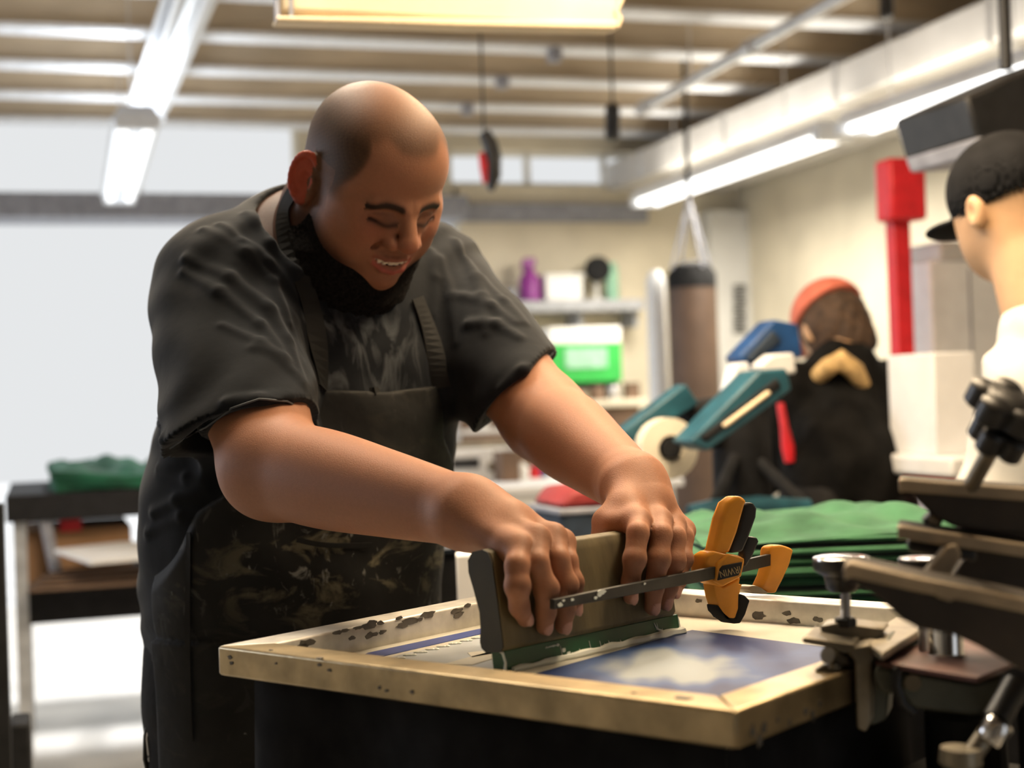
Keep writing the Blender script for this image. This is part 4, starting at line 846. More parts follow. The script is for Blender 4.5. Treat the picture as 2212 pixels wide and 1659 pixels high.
def sdf_mesh(name,parts,m,parent=None,colfn=None,smooth_it=0):
    """parts: list of (verts,quads) joined into ONE mesh"""
    off=0; vv=[];qq=[]
    for v,q in parts: vv.append(v); qq.append(q+off); off+=len(v)
    v=np.concatenate(vv); q=np.concatenate(qq)
    for _ in range(smooth_it):
        acc=np.zeros_like(v);cn=np.zeros(len(v))
        for a in range(4):
            for b in ((a+1)%4,(a+3)%4): np.add.at(acc,q[:,a],v[q[:,b]]); np.add.at(cn,q[:,a],1)
        v=.5*v+.5*acc/np.maximum(cn,1)[:,None]
    me=bpy.data.meshes.new(name); me.vertices.add(len(v)); me.vertices.foreach_set('co',v.astype(F32).ravel())
    me.loops.add(q.size); me.loops.foreach_set('vertex_index',q.ravel().astype(np.int32)); me.polygons.add(len(q))
    me.polygons.foreach_set('loop_start',np.arange(0,q.size,4,dtype=np.int32)); 
    me.polygons.foreach_set('use_smooth',np.ones(len(q),bool)); me.update(calc_edges=True)
    if colfn:
        c=colfn(v.astype(F32)); ca_=me.color_attributes.new('Col','FLOAT_COLOR','POINT'); ca_.data.foreach_set('color',np.concatenate([c,np.ones((len(c),1))],1).astype(F32).ravel())
    o=bpy.data.objects.new(name,me); COL.objects.link(o); me.materials.append(M[m] if isinstance(m,str) else m)
    if parent: o.parent=parent
    print('sdf',name,len(v),round(time.time()-T0,1)); return o
def march(f,pxs,z0=1.0,z1=2.4):
    """camera ray hits on implicit f for a list of pixels; returns points and normals"""
    D=np.array([ray(x,y) for x,y in pxs]); L=np.linalg.norm(D,axis=1); D/=L[:,None]; t=z0*L; 
    for _ in range(90):
        d=f((CAM+D*t[:,None]).astype(F32)).astype(float); t=t+np.clip(d*.8,-.01,.08)
    p=CAM+D*t[:,None]; e=.002
    n=np.stack([f((p+e*a).astype(F32)).astype(float)-f((p-e*a).astype(F32)).astype(float) for a in np.eye(3)],1); n/=np.linalg.norm(n,axis=1)[:,None]
    return p,n
def bb(pts,r): pts=np.array(pts); return pts.min(0)-r,pts.max(0)+r
# ------------------------------------------------------------------ the worker
SK=V(.385,.178,.102)
mm('skin',(1,1,1),.58,var=.05,scale=260,attr='Col',sss=.10,spec=.25,bump=.15)
mm('beard_hair',(.010,.008,.007),.85,var=.5,scale=300,bump=.8,spec=.15)
mm('teeth',(.75,.68,.55),.25,var=.03)
mm('brow_hair',(.022,.014,.011),.8,var=.4,scale=400)
# head frame (columns: his right, face forward, head up) from camera axes to world
MC=np.array([[-0.82730357,0.48246502,0.28774346],[-0.55712696,-0.6390626,-0.53029101],[-0.07196078,-0.59902128,0.79749304]])
fwd=MC[:,1]; ROLL=0
def rotax(v,ax,t): return v*math.cos(t)+np.cross(ax,v)*math.sin(t)+ax*(ax@v)*(1-math.cos(t))
MC2=np.stack([rotax(MC[:,0],fwd,ROLL),fwd,rotax(MC[:,2],fwd,ROLL)],1)
_a=math.radians(2.5); MC2=np.array([[math.cos(_a),-math.sin(_a),0],[math.sin(_a),math.cos(_a),0],[0,0,1]])@MC2
CB=np.stack([RT,FW,UPV],1); HM=CB@MC2; HC=P(808,390,1.76); HS=.895
HMf=HM.astype(F32)
def H(x,y,z): return HC+HS*(HM@V(x,y,z))
def hl(p): return ((p-HC.astype(F32))@HMf)/F32(HS)
def both(fn,q):
    """mirror: evaluate on |x|"""
    r=q.copy(); r[:,0]=np.abs(r[:,0]); return fn(r)
TX=(.0043,.0126,.0198,.0262)
def head_local(q):
    m=q.copy(); m[:,0]=np.abs(m[:,0])     # mirrored coordinates
    E_=lambda c,r,Rm=None: sd_ell(q,c,r,Rm)
    Em=lambda c,r,Rm=None: sd_ell(m,c,r,Rm)
    Cm=lambda a,b,ra,rb: sd_cap(m,a,b,ra,rb)
    d=E_((0,-.018,.034),(.085,.102,.088))
    d=smin(d,E_((0,.024,.045),(.073,.066,.064)),.03)            # forehead
    d=smin(d,E_((0,.030,-.025),(.069,.058,.070)),.03)           # mid face
    d=smin(d,Em((.040,.036,-.054),(.042,.046,.048)),.03)        # jowl
    d=smin(d,E_((0,.066,-.096),(.026,.024,.022)),.025)          # chin
    d=smin(d,E_((0,.022,-.100),(.052,.050,.036)),.03)           # under chin
    d=smin(d,E_((0,.070,-.060),(.036,.028,.034)),.016)          # muzzle
    d=smin(d,Em((.042,.070,-.026),(.023,.019,.019)),.016)       # raised smiling cheek
    d=smin(d,Em((.060,.035,-.004),(.016,.034,.014)),.022)       # cheekbone
    d=smin(d,Cm((.010,.092,.012),(.044,.081,.015),.0085,.007),.014)  # brow ridge
    # eye sockets
    d=smax(d,-Em((.031,.104,-0.0020),(.019,.018,.0125)),.012)
    d=smin(d,Em((.031,.0775,-0.0030),(.0165,.0135,.0115)),.004)    # closed lid over the eyeball
    # lid crease above and lash slit below
    d=smax(d,-Cm((.016,.0875,0.0020),(.031,.0925,0.0075),.0012,.0014),.004); d=smax(d,-Cm((.031,.0925,0.0075),(.046,.083,0.0025),.0014,.001),.004)
    d=smax(d,-Cm((.016,.0875,-0.0075),(.030,.0915,-0.0105),.0014,.0018),.003); d=smax(d,-Cm((.030,.0915,-0.0105),(.047,.0815,-0.0065),.0018,.0012),.003)
    d=smin(d,Cm((.019,.0865,-0.0155),(.042,.0825,-0.0170),.0045,.004),.007)  # lower lid roll (smiling)
    # nose
    d=smin(d,sd_cap(q,(0,.088,.014),(0,.112,-.022),.0090,.0120),.010)
    d=smin(d,E_((0,.1155,-.029),(.0145,.0115,.0110)),.006)
    d=smin(d,Em((.0175,.101,-.034),(.0095,.0125,.0095)),.0045)
    d=smax(d,-Em((.0085,.108,-.0415),(.0040,.0065,.0035)),.003)
    
    d=smin(d,Em((.020,.086,-.017),(.013,.0125,.018)),.012)
    # nasolabial folds
    nl_=[(.023,.092,-.034),(.031,.087,-.045),(.040,.076,-.060)]
    for a,b in zip(nl_[:-1],nl_[1:]): d=smax(d,-Cm(a,b,.0014,.0018),.007)
    # smiling mouth: opening, lips
    cor=(.038,.0745,-.0570)
    d=smax(d,-Em((.012,.096,-.068),(.016,.016,.0058)),.003)
    d=smax(d,-Cm((.022,.0905,-.0665),cor,.0036,.0016),.003)
    d=smax(d,-E_((0,.097,-.0695),(.018,.014,.0062)),.003)
    up=[(0,.1005,-.0600),(.014,.0975,-.0600),(.027,.0875,-.0590),cor]; ur=[.0036,.0036,.003,.0018]
    lw=[(0,.0975,-.0785),(.014,.0945,-.0770),(.028,.0850,-.0690),cor]; lr=[.0066,.0060,.0045,.0018]
    for i in range(3):
        d=smin(d,Cm(up[i],up[i+1],ur[i],ur[i+1]),.003); d=smin(d,Cm(lw[i],lw[i+1],lr[i],lr[i+1]),.003)
    d=smax(d,-sd_cap(q,(-.010,.097,-.0875),(.010,.097,-.0875),.0024,.0024),.007)  # mentolabial groove
    d=smin(d,E_((0,.086,-.098),(.018,.014,.0135)),.010)                      # chin ball
    # teeth: upper arch
    I3=np.eye(3)
    for i,x in enumerate(TX):
        d=np.minimum(d,sd_box(m,(x,.0960-14.4*x*x,-.0650),(.0042-.0005*i,.0028,.0052-.0006*i),I3,.0016))
    # ears
    n_=V(.86,.51,0); eb=V(.51,-.86,0); Re=np.stack([n_,eb,V(0,0,1)],1); ec=V(.0905,-.022,-.008)
    ear=sd_ell(m,ec-n_*.001,(.0055,.0205,.0335),Re)
    tt=np.radians(np.linspace(140,-115,18)); rp=[ec+eb*.0195*math.cos(t)*(1 if t>-.9 else .8)+V(0,0,1)*.0335*math.sin(t)+n_*(.003 if t>-1 else 0) for t in tt]
    ear=smin(ear,chain(m,rp,list(np.interp(np.linspace(0,1,18),[0,.2,.5,.7,.9,1],[.003,.0042,.0040,.0040,.0062,.0055])),.002),.004)
    ear=smax(ear,-sd_ell(m,ec+n_*.0065-eb*.003-V(0,0,.004),(.0065,.0095,.0150),Re),.004)
    ear=smax(ear,-chain(m,[ec+n_*.0065+eb*.0125+V(0,0,1)*.016,ec+n_*.006+eb*.014,ec+n_*.006+eb*.011-V(0,0,1)*.014],[.0022,.0024,.002],.002),.003)
    ear=smin(ear,sd_cap(m,ec-eb*.015+n_*.002+V(0,0,1)*.002,ec-eb*.0145+n_*.001-V(0,0,1)*.010,.0045,.004),.004)
    d=smin(d,ear,.006)
    return d
NB0=P(705,585,1.84)   # neck base
def neck(p):
    d=chain(p,[H(0,-.040,-.020),H(0,-.050,-.085),NB0,NB0+V(-.03,.03,-.12)],[.064,.070,.080,.085],.03)
    d=smin(d,sd_cap(p,H(0,.01,-.09),NB0+V(.03,-.03,-.0),.050,.06),.03)
    return d
def f_head(p):
    return smin(head_local(hl(p))*F32(HS),neck(p),.022)
head_bb=bb([H(0,0,0)],.20); head_bb=(np.minimum(head_bb[0],NB0-.20),np.maximum(head_bb[1],NB0+.12))
# joints
RS=P(482,640,1.80); RE=P(588,1008,1.56); RW=P(1012,1108,1.335)
LSh=P(945,625,1.98); LE=P(1176,902,1.76); LW=P(1370,1052,1.475)
def palm_pt(x,y,n): return plane_hit(x,y,SQ(0,.06,0)+sn*n,sn)
def gcyl(pts,rr):
    pts=np.array(pts,float); rr=np.array(rr,float); a=pts[0]; ax=pts[-1]-a; L2=ax@ax; tt=(pts-a)@ax/L2; T=np.linspace(0,1,240)
    def sp(y):
        m_=np.gradient(y,tt); i=np.clip(np.searchsorted(tt,T,side='right')-1,0,len(tt)-2); h_=tt[i+1]-tt[i]; u=(T-tt[i])/h_
        return (2*u**3-3*u**2+1)*y[i]+(u**3-2*u**2+u)*h_*m_[i]+(-2*u**3+3*u**2)*y[i+1]+(u**3-u**2)*h_*m_[i+1]
    C_=[sp(pts[:,j]) for j in range(3)]; R_=sp(rr)
    def f(p):
        t=np.clip((p-a.astype(F32))@(ax/L2).astype(F32),0,1); d=0
        for j in range(3): d=d+(p[:,j]-np.interp(t,T,C_[j]))**2
        return (np.sqrt(d)-np.interp(t,T,R_)).astype(F32)
    return f
def limb(p,pts,rr,n=4,k=.004):
    pts=np.array(pts); rr=np.array(rr,float); K=len(pts); Q=[];R_=[]
    for i in range(K-1):
        p0=pts[max(i-1,0)];p1=pts[i];p2=pts[i+1];p3=pts[min(i+2,K-1)]
        for j in range(n):
            t=j/n; Q.append(.5*((2*p1)+(-p0+p2)*t+(2*p0-5*p1+4*p2-p3)*t*t+(-p0+3*p1-3*p2+p3)*t**3)); s=t*t*(3-2*t); R_.append(rr[i]*(1-s)+rr[i+1]*s)
    Q.append(pts[-1]); R_.append(rr[-1])
    d=None
    for i in range(len(Q)-1):
        e=sd_cap(p,Q[i],Q[i+1],R_[i],R_[i+1]); d=e if d is None else np.minimum(d,e)
    return d
def hand_geo(W,mcps,fingers,thumb,heel,wr):
    """one hand: knuckle points, finger chains (pixel, height off the board), thumb chain"""
    mp=[palm_pt(x,y,n) for x,y,n in mcps]
    fs=[([mp[i]]+[palm_pt(x,y,n) for x,y,n in f['p']],f['r']) for i,f in enumerate(fingers)]
    return dict(W=W,mp=mp,fs=fs,th=[palm_pt(*t) for t in thumb['p']],tr=thumb['r'],heel=[palm_pt(*t) for t in heel],wr=wr)
# his right hand (left in the picture)
RH=hand_geo(RW,[(1122,1183,.010),(1160,1163,.010),(1196,1160,.004),(1216,1172,-.004)],
 [dict(p=[(1117,1222,.021),(1117,1266,.022),(1122,1311,.014),(1134,1337,.008)],r=[.0115,.0102,.0098,.0084,.0070]),
  dict(p=[(1160,1215,.024),(1179,1272,.024),(1179,1322,.015),(1176,1353,.0085)],r=[.0115,.0100,.0100,.0086,.0074]),
  dict(p=[(1206,1208,.020),(1222,1264,.021),(1222,1315,.014),(1217,1352,.0085)],r=[.0115,.0098,.0098,.0084,.0073]),
  dict(p=[(1226,1212,.010),(1236,1258,.013),(1240,1292,.010),(1243,1314,.007)],r=[.0105,.0090,.0088,.0074,.0062])],
 dict(p=[(1120,1150,-.040),(1175,1185,-.052),(1200,1225,-.048),(1205,1265,-.042)],r=[.014,.013,.012,.009]),
 [(1096,1186,-.008)],(.033,.026))
LHn=hand_geo(LW,[(1380,1128,.004),(1426,1126,.004),(1456,1136,-.004),(1477,1146,-.012)],
 [dict(p=[(1378,1152,.020),(1370,1208,.020),(1362,1258,.012),(1362,1290,.0075)],r=[.0118,.0100,.0096,.0082,.0068]),
  dict(p=[(1428,1155,.022),(1422,1208,.022),(1414,1268,.014),(1409,1312,.0085)],r=[.0118,.0102,.0100,.0088,.0074]),
  dict(p=[(1459,1160,.016),(1457,1212,.017),(1446,1266,.012),(1437,1303,.0078)],r=[.0115,.0098,.0094,.0082,.0070]),
  dict(p=[(1479,1160,.004),(1476,1208,.008),(1466,1254,.008),(1457,1280,.0065)],r=[.0105,.0086,.0082,.0072,.0062])],
 dict(p=[(1345,1098,-.028),(1310,1128,-.034),(1306,1162,-.044),(1330,1195,-.044)],r=[.014,.012,.0110,.009]),
 [(1342,1105,-.022),(1322,1132,-.020)],(.034,.026))
def mk_hand(h,Sh,El,rad):
    W_=h['W']; fore=(El-W_)/np.linalg.norm(El-W_); mp=h['mp']; c=sum(mp)/4
    up_=gcyl([Sh,Sh*.5+El*.5,El],[rad[0],rad[1],rad[2]-.003]); lo_=gcyl([El,El*.72+W_*.28,El*.38+W_*.62,W_],[rad[2]-.004]+rad[3:])
    def f(p):
        d=smin(up_(p),lo_(p),.03)
        # palm: webs from wrist to each knuckle plus a back-of-hand pad
        d=smin(d,sd_cap(p,W_,W_*.5+c*.5,h['wr'][0]*.93,.026),.02)
        for i,m_ in enumerate(mp):
            w0=W_+(m_-c)*.45
            d=smin(d,sd_cap(p,w0,m_-sn*.006,.019,.0125),.014)
            d=smin(d,sd_cap(p,m_*.55+w0*.45+sn*.004,m_+sn*.0015,.0055,.0085),.007)    # extensor ridge and knuckle
        d=smin(d,sd_cap(p,mp[0]-sn*.010,mp[3]-sn*.010,.0125,.011),.010)
        for q in h['heel']: d=smin(d,sd_ell(p,q,(.010,.010,.010)),.012)
        palm=d; out=d
        for pts,rr in h['fs']:
            g=chain(p,pts,rr,.004)
            # soft knuckle bulge at the middle joint
            g=smin(g,sd_ell(p,pts[2]+sn*.0012,(rr[2]*1.02,)*3),.005)
            out=np.minimum(out,smin(palm,g,.007))
        t=chain(p,[W_*.6+h['th'][0]*.4]+h['th'],[.016]+h['tr'],.010); out=np.minimum(out,smin(palm,t,.012))
        # nails: shallow raised plates
        for pts,rr in h['fs']:
            tip=pts[-1]; ax=(pts[-1]-pts[-2]); ax/=np.linalg.norm(ax); nn=sn-ax*(sn@ax); nn/=np.linalg.norm(nn); sx=np.cross(ax,nn)
            out=smin(out,sd_ell(p,tip+nn*rr[-1]*.78+ax*.0006,(rr[-1]*.70,.0066,.0017),np.stack([sx,ax,nn],1)),.0012)
        return out
    pts=[Sh,El,W_]+mp+[q for x,_ in h['fs'] for q in x]+h['th']; return f,bb(pts,.06)
def nails(h,p,c):
    for pts,rr in h['fs']:
        tip=pts[-1]; ax=(pts[-1]-pts[-2]); ax/=np.linalg.norm(ax); nn=sn-ax*(sn@ax); nn/=np.linalg.norm(nn); sx=np.cross(ax,nn)
        e=sd_ell(p,tip+nn*rr[-1]*.80+ax*.0006,(rr[-1]*.74,.0070,.0032),np.stack([sx,ax,nn],1)); w=np.clip(1-e/.0008,0,1)*(e<.0008)
        c+=w[:,None]*(np.array([.62,.34,.25])-c)
        # darker creases on joints
        for j in (2,3):
            e=np.sqrt(((p-(pts[j]+sn*rr[j]).astype(F32))**2).sum(1)); w=.38*np.exp(-(e/.007)**2); c*= (1-w)[:,None]
        kn=np.sqrt(((p-(pts[0]+sn*rr[0]).astype(F32))**2).sum(1)); c*=(1-.25*np.exp(-(kn/.011)**2))[:,None]
f_rh,bb_rh=mk_hand(RH,RS,RE,[.066,.062,.054,.0505,.042,.0305])
f_lh,bb_lh=mk_hand(LHn,LSh,LE,[.064,.058,.0505,.050,.0415,.0305])
# torso
SX=(LSh-RS); SX[2]=0; SX/=np.linalg.norm(SX); SF=V(SX[1],-SX[0],0); TM=np.stack([SX,SF,Z_],1)
CH=P(700,735,1.90); BE=P(632,1115,1.885); HI=P(628,1370,1.90)
LS2=P(922,612,1.985)
def f_torso(p):
    d=sd_ell(p,CH,(.185,.125,.20),TM); d=smin(d,sd_ell(p,BE,(.185,.165,.19),TM),.06); d=smin(d,sd_ell(p,HI,(.178,.15,.17),TM),.06)
    d=smin(d,sd_cap(p,NB0+V(-.02,.03,-.06),RS,.075,.065),.04); d=smin(d,sd_cap(p,NB0+V(-.02,.03,-.07),LS2,.068,.062),.04)
    for s in (-1,1):
        hp=HI+SX*s*.088-Z_*.08; kn=V(hp[0],hp[1],.50)+SX*s*.01+SF*.02; an=V(hp[0],hp[1],.09)+SX*s*.02
        d=smin(d,chain(p,[hp,kn,an],[.092,.062,.045],.03),.03); d=smin(d,sd_cap(p,an+V(0,0,-.045),an+SF*.13+V(0,0,-.055),.035,.03),.02)
    return d
t_bb=(np.minimum(np.minimum(CH,HI),RS)-V(.30,.30,.6),np.maximum(CH,LSh)+V(.3,.3,.3)); t_bb[0][2]=0
NK=NB0+V(0,0,-.015)
def fine_keep(p,d): # visible skin only: head, neck, arms below the sleeves
    return d
fine=[(f_head,*head_bb),(f_rh,*bb_rh),(f_lh,*bb_lh)]
def body_col(p):
    c=np.tile(SK,(len(p),1)); q=hl(p); x=np.abs(q[:,0]); y=q[:,1]; z=q[:,2]
    near=(np.abs(q)<.17).all(1)
    rs_=np.sin(q@np.array([[310,0,0],[0,290,0],[0,0,330]],F32)).sum(1)*.06
    # buzz-cut hair: everything above/behind the hairline
    hairline=.082+.010*np.exp(-((x-.040)/.012)**2)-3.2*np.maximum(x-.056,0)        # front height by x
    w1=1/(1+np.exp(-(z-(hairline))/ .0035)); side=1/(1+np.exp(-((.040-y)-( -1.0)*(z-.02)*.35)/.005))*(z>-.065)
    topd=np.where(y>.0,w1,1.0)
    w=np.where(y>.028,w1,side*np.where(z>-.01,1,np.clip((z+.055)/.045,0,1)))
    w=np.where((y<.028)&(y>-.02)&(z<.03),w*.75,w); w=w*(x<.0885)*near
    fadeT=np.clip((z-.075)/.05,0,1); dens=.90-.45*fadeT
    hc=np.array([.042,.026,.014])*(1+.5*np.sin(q[:,0]*900)*np.sin(q[:,1]*830)*np.sin(q[:,2]*870))[:,None]; c+=(w*dens)[:,None]*(hc-c)
    # ears redder: light glowing through them, painted into the skin colour
    e=((x>.0885)&(np.abs(y+.022)<.035)&(np.abs(z+.008)<.05)&near); c[e]=c[e]*np.array([1.25,.55,.52])
    # cheeks and nose flush
    fl=np.exp(-(((x-.042)/.02)**2+((y-.075)/.03)**2+((z+.02)/.02)**2))+np.exp(-((x/.016)**2+((y-.115)/.02)**2+((z+.03)/.014)**2)); c*=1-(fl*near)[:,None]*np.array([-.04,.16,.14])
    # brows
    yb=.0115+.0055*np.cos((x-.032)*62)-.22*np.maximum(x-.036,0); b=np.exp(-((z-yb)/.0056)**2)*(x>.010)*(x<.056)*(y>.055)*near*np.clip((x-.008)/.006,0,1)
    c+=np.clip(b*1.25,0,.97)[:,None]*(np.array([.018,.011,.008])-c)
    # lash line, socket shade painted into the skin, mouth interior, lips, teeth
    zl=-.0075-.0035*np.exp(-((x-.031)/.010)**2); l=np.exp(-((z-zl)/.0036)**2)*(x>.014)*(x<.052)*(y>.070)*near; c+=(l*.85)[:,None]*(np.array([.035,.015,.012])-c)
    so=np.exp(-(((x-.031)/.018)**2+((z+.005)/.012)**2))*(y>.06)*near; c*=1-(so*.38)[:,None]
    mo=(x<.036)&(y>.06)&near
    zu=-.0600; lu=np.exp(-((z-zu)/.0034)**2)*mo*(x<.032); c+=(lu*.6)[:,None]*(np.array([.30,.09,.065])-c)
    zlw=-.0785+.010*(x/.03)**2; ll=np.exp(-((z-zlw)/.0048)**2)*mo*(x<.030); c+=(ll*.8)[:,None]*(np.array([.45,.10,.085])-c)
    deep=mo&(z<-.0615)&(z>-.0765+.009*(x/.03)**2)&(y<.0975-14*x*x); c[deep]=np.array([.10,.025,.02])
    ti=np.zeros(len(q),bool); mq=np.stack([x,y,z],1)
    for i,xx in enumerate(TX):
        ti|=sd_box(mq.astype(F32),(xx,.0960-14.4*xx*xx,-.0650),(.0042-.0005*i,.0028,.0052-.0006*i),np.eye(3),.0016)<.0004
    c[ti&near]=np.array([.85,.78,.62])
    # stubble along jaw and upper lip
    jw=np.clip((-z-.034-.35*np.clip(y-.02,0,1))/.028,0,1)*np.clip((.085-y)/.02,0,1)*near*(z>-.17); c+=(jw*.92)[:,None]*(np.array([.07,.035,.025])-c)
    sb=np.clip((.045-y)/.02,0,1)*np.clip((.01-z)/.03,0,1)*(y>-.012)*(x<.08)*near*.45; c+=sb[:,None]*(np.array([.12,.06,.04])-c)
    ml=np.exp(-((z+.051)/.005)**2)*(x<.03)*(y>.08)*near*.35; c+=ml[:,None]*(np.array([.12,.06,.045])-c)
    nails(RH,p,c); nails(LHn,p,c)
    return np.clip(c,0.002,1)
HSK=.0016
pA=build_sdf([fine[0]],HSK,k=.012)
pB=build_sdf([fine[1]],HSK); pC=build_sdf([fine[2]],HSK)
pD=build_sdf([(f_torso,*t_bb)],.008)
person=sdf_mesh('person',[pA,pB,pC,pD],'skin',None,body_col)
tag(person,'smiling shaven-headed bearded man in a dark t-shirt and apron pulling the squeegee','person')
# beard: dense short hair under the jaw and round the chin
def f_beard(p):
    q=hl(p).astype(float); x=np.abs(q[:,0]); y=q[:,1]; z=q[:,2]
    zb=np.interp(y,[-.03,.0,.03,.055,.075,.092,.11],[-.055,-.055,-.066,-.078,-.090,-.106,-.112])-.010*np.exp(-(x/.02)**2)
    off=.0020+.012*np.clip((-z-.075)/.06,0,1)+.0012*np.sin(q[:,0]*700)*np.sin(y*620+1)*np.sin(z*660)+.0012*np.sin(q[:,0]*310+z*350)
    off*=np.clip((zb-z)/.012,.25,1)
    d=f_head(p)-(off*HS).astype(F32)
    reg=np.maximum(np.maximum(z-zb,-.012-y+np.minimum(0,z+.07)*.6),-.175-z); reg=np.maximum(reg,np.abs(x)-.097)
    return np.maximum(d,(reg*HS*.8).astype(F32))
bd=sdf_mesh('beard',[build_sdf([(f_beard,*bb([H(0,.03,-.09)],.11))],.0022)],'beard_hair',person)
# ------------------------------------------------------------------ clothing
mm('tshirt',(.0125,.0145,.018),.9,var=.25,scale=9,bump=.25,spec=.15,sheen=.12)
def shirt_mat():
    m=M['tshirt']; nt=m.node_tree;N=nt.nodes;L=nt.links;b=N['Principled BSDF']
    at=N.new('ShaderNodeAttribute'); at.attribute_name='Col'; tc=N.new('ShaderNodeTexCoord')
    mp=N.new('ShaderNodeMapping'); mp.inputs['Scale'].default_value=(34,34,13); L.new(tc.outputs['Object'],mp.inputs[0])
    nz=N.new('ShaderNodeTexNoise'); nz.inputs['Scale'].default_value=1.0; nz.inputs['Detail'].default_value=7; nz.inputs['Distortion'].default_value=1.6; L.new(mp.outputs[0],nz.inputs['Vector'])
    r=N.new('ShaderNodeValToRGB'); e=r.color_ramp.elements; e[0].position=.47; e[0].color=(0,0,0,1); e[1].position=.66; e[1].color=(.75,.75,.75,1); L.new(nz.outputs['Fac'],r.inputs[0])
    mu=N.new('ShaderNodeMath'); mu.operation='MULTIPLY'; L.new(r.outputs[0],mu.inputs[0]); sp=N.new('ShaderNodeSeparateColor'); L.new(at.outputs['Color'],sp.inputs[0]); L.new(sp.outputs[0],mu.inputs[1])
    src=b.inputs['Base Color'].links[0].from_socket; mx=N.new('ShaderNodeMix'); mx.data_type='RGBA'; L.new(mu.outputs[0],mx.inputs[0]); L.new(src,mx.inputs[6]); mx.inputs[7].default_value=(.11,.12,.13,1); L.new(mx.outputs[2],b.inputs['Base Color'])
shirt_mat()
HR=P(522,935,1.64); RSh=P(488,640,1.80)      # right sleeve hem centre
HL_=P(1116,842,1.83); LS2=P(922,612,1.985)
dR=(HR-RSh)/np.linalg.norm(HR-RSh); dL=(HL_-LS2)/np.linalg.norm(HL_-LS2)
hemR_n=V(.26,-.22,-.94); hemR_n/=np.linalg.norm(hemR_n); hemL_n=RT*.70-UPV*.70-FW*.10; hemL_n/=np.linalg.norm(hemL_n)
def f_tor(p):
    d=sd_ell(p,CH,(.190,.140,.205),TM)
    d=smin(d,sd_ell(p,P(690,860,1.88),(.182,.150,.17),TM),.05)
    d=smin(d,sd_ell(p,BE,(.192,.178,.20),TM),.07); d=smin(d,sd_ell(p,HI+Z_*.02,(.186,.162,.17),TM),.06)
    d=smin(d,sd_cap(p,NB0+V(-.035,.05,-.075),RSh+V(0.01,0,-.0),.082,.082),.05); d=smin(d,sd_cap(p,NB0+V(.0,.05,-.085),LS2,.078,.072),.05)
    return d
RA_=gcyl([RS,RS*.5+RE*.5,RE],[.073,.069,.063]); LA_=gcyl([LSh,LSh*.5+LE*.5,LE],[.071,.065,.060])
def sleeves(p,cut=True):
    r=sd_cap(p,RSh,HR+dR*.06,.090,.088); l=sd_cap(p,LS2,HL_+dL*.06,.074,.073)
    if cut:
        ra=RA_(p); la=LA_(p)
        r=smin(r,ra,.01); l=smin(l,la,.01)
        r=np.maximum(r,((p-HR.astype(F32))@hemR_n.astype(F32))); r=smax(r,-sd_cap(p,HR-dR*.045,HR+dR*.2,.060,.092),.004); r=np.maximum(np.minimum(r,ra+F32(.002)),(p-HR.astype(F32))@hemR_n.astype(F32))
        l=np.maximum(l,((p-HL_.astype(F32))@hemL_n.astype(F32))); l=smax(l,-sd_cap(p,HL_-dL*.04,HL_+dL*.2,.050,.080),.004); l=np.maximum(np.minimum(l,la+F32(.002)),(p-HL_.astype(F32))@hemL_n.astype(F32))
    return r,l
def f_shirt0(p,cut=True):
    r,l=sleeves(p,cut); d=f_tor(p); return smin(smin(d,r,.035),l,.035)
def hem_cut(p,d):
    zc=HI[2]-.10
    d=np.maximum(d,(zc-p[:,2]).astype(F32))
    return smax(d,-sd_cap(p,NB0+V(-.005,.0,.025),H(0,-.02,-.02),.094,.100),.006)
# folds: soft ridges following creases seen on the cloth
FOLD=[([(569,440),(600,510),(640,585)],.0045),([(531,462),(585,525),(640,600)],.0045),([(473,482),(525,520),(580,565),(640,640)],.005),([(439,494),(531,545),(590,605),(625,700)],.005),
 ([(400,560),(497,600),(579,668),(622,735),(650,820)],.006),([(395,585),(473,631),(560,700),(620,780)],.0045),([(548,752),(610,775),(650,830)],.004),([(480,700),(560,740),(625,800)],.0035),
 ([(488,872),(560,860),(620,866),(662,900)],.0035),([(620,450),(640,520),(660,600)],.005),([(700,640),(690,720),(684,800)],.004),
 ([(985,520),(1030,600),(1062,660)],.005),([(1000,640),(1060,660),(1110,700)],.004),([(1010,700),(1070,700),(1120,730)],.005),([(950,560),(975,640),(985,740)],.004),([(930,540),(940,600),(935,680)],.0035),([(1040,600),(1085,650),(1130,700)],.004),
 ([(1080,840),(1130,800),(1190,770)],.003),([(340,900),(352,950),(356,985)],.004),([(330,1110),(380,1080),(450,1060)],.006),([(320,1150),(390,1115),(470,1100)],.005),([(340,1010),(400,1030),(450,1040)],.005),([(905,870),(910,950),(935,1060)],.004),([(1010,560),(1040,640),(1050,720)],.004)]
fl_all=[]
for pts,r in FOLD:
    P_,N_=march(lambda p: hem_cut(p,f_shirt0(p)),pts,1.3,2.3); fl_all.append((P_,N_,r))
def f_shirt(p):
    d=f_shirt0(p); 
    for P_,N_,r in fl_all:
        lo=P_.min(0)-.05; hi=P_.max(0)+.05
        m=((p>lo)&(p<hi)).all(1)
        if not m.any(): continue
        q=p[m]; g=d[m]
        for i in range(len(P_)-1): g=smin(g,sd_cap(q,P_[i]-N_[i]*.001,P_[i+1]-N_[i+1]*.001,r*.75,r*.75 if i<len(P_)-2 else r*.35),.010)
        d[m]=g
    w=.0022*np.sin(p[:,0]*38+p[:,2]*55+2*np.sin(p[:,1]*22))*np.sin(p[:,2]*31-p[:,0]*20)+.0012*np.sin(p[:,0]*90-p[:,2]*70+3*np.sin(p[:,2]*25))
    return hem_cut(p,d-w.astype(F32))
sh_bb=(np.minimum(RSh,HR)-V(.16,.35,.6),np.maximum(NB0,LSh)+V(.30,.32,.12))
sh_bb=(np.minimum(sh_bb[0],HI-V(.3,.3,.2)),np.maximum(sh_bb[1],HL_+.12))
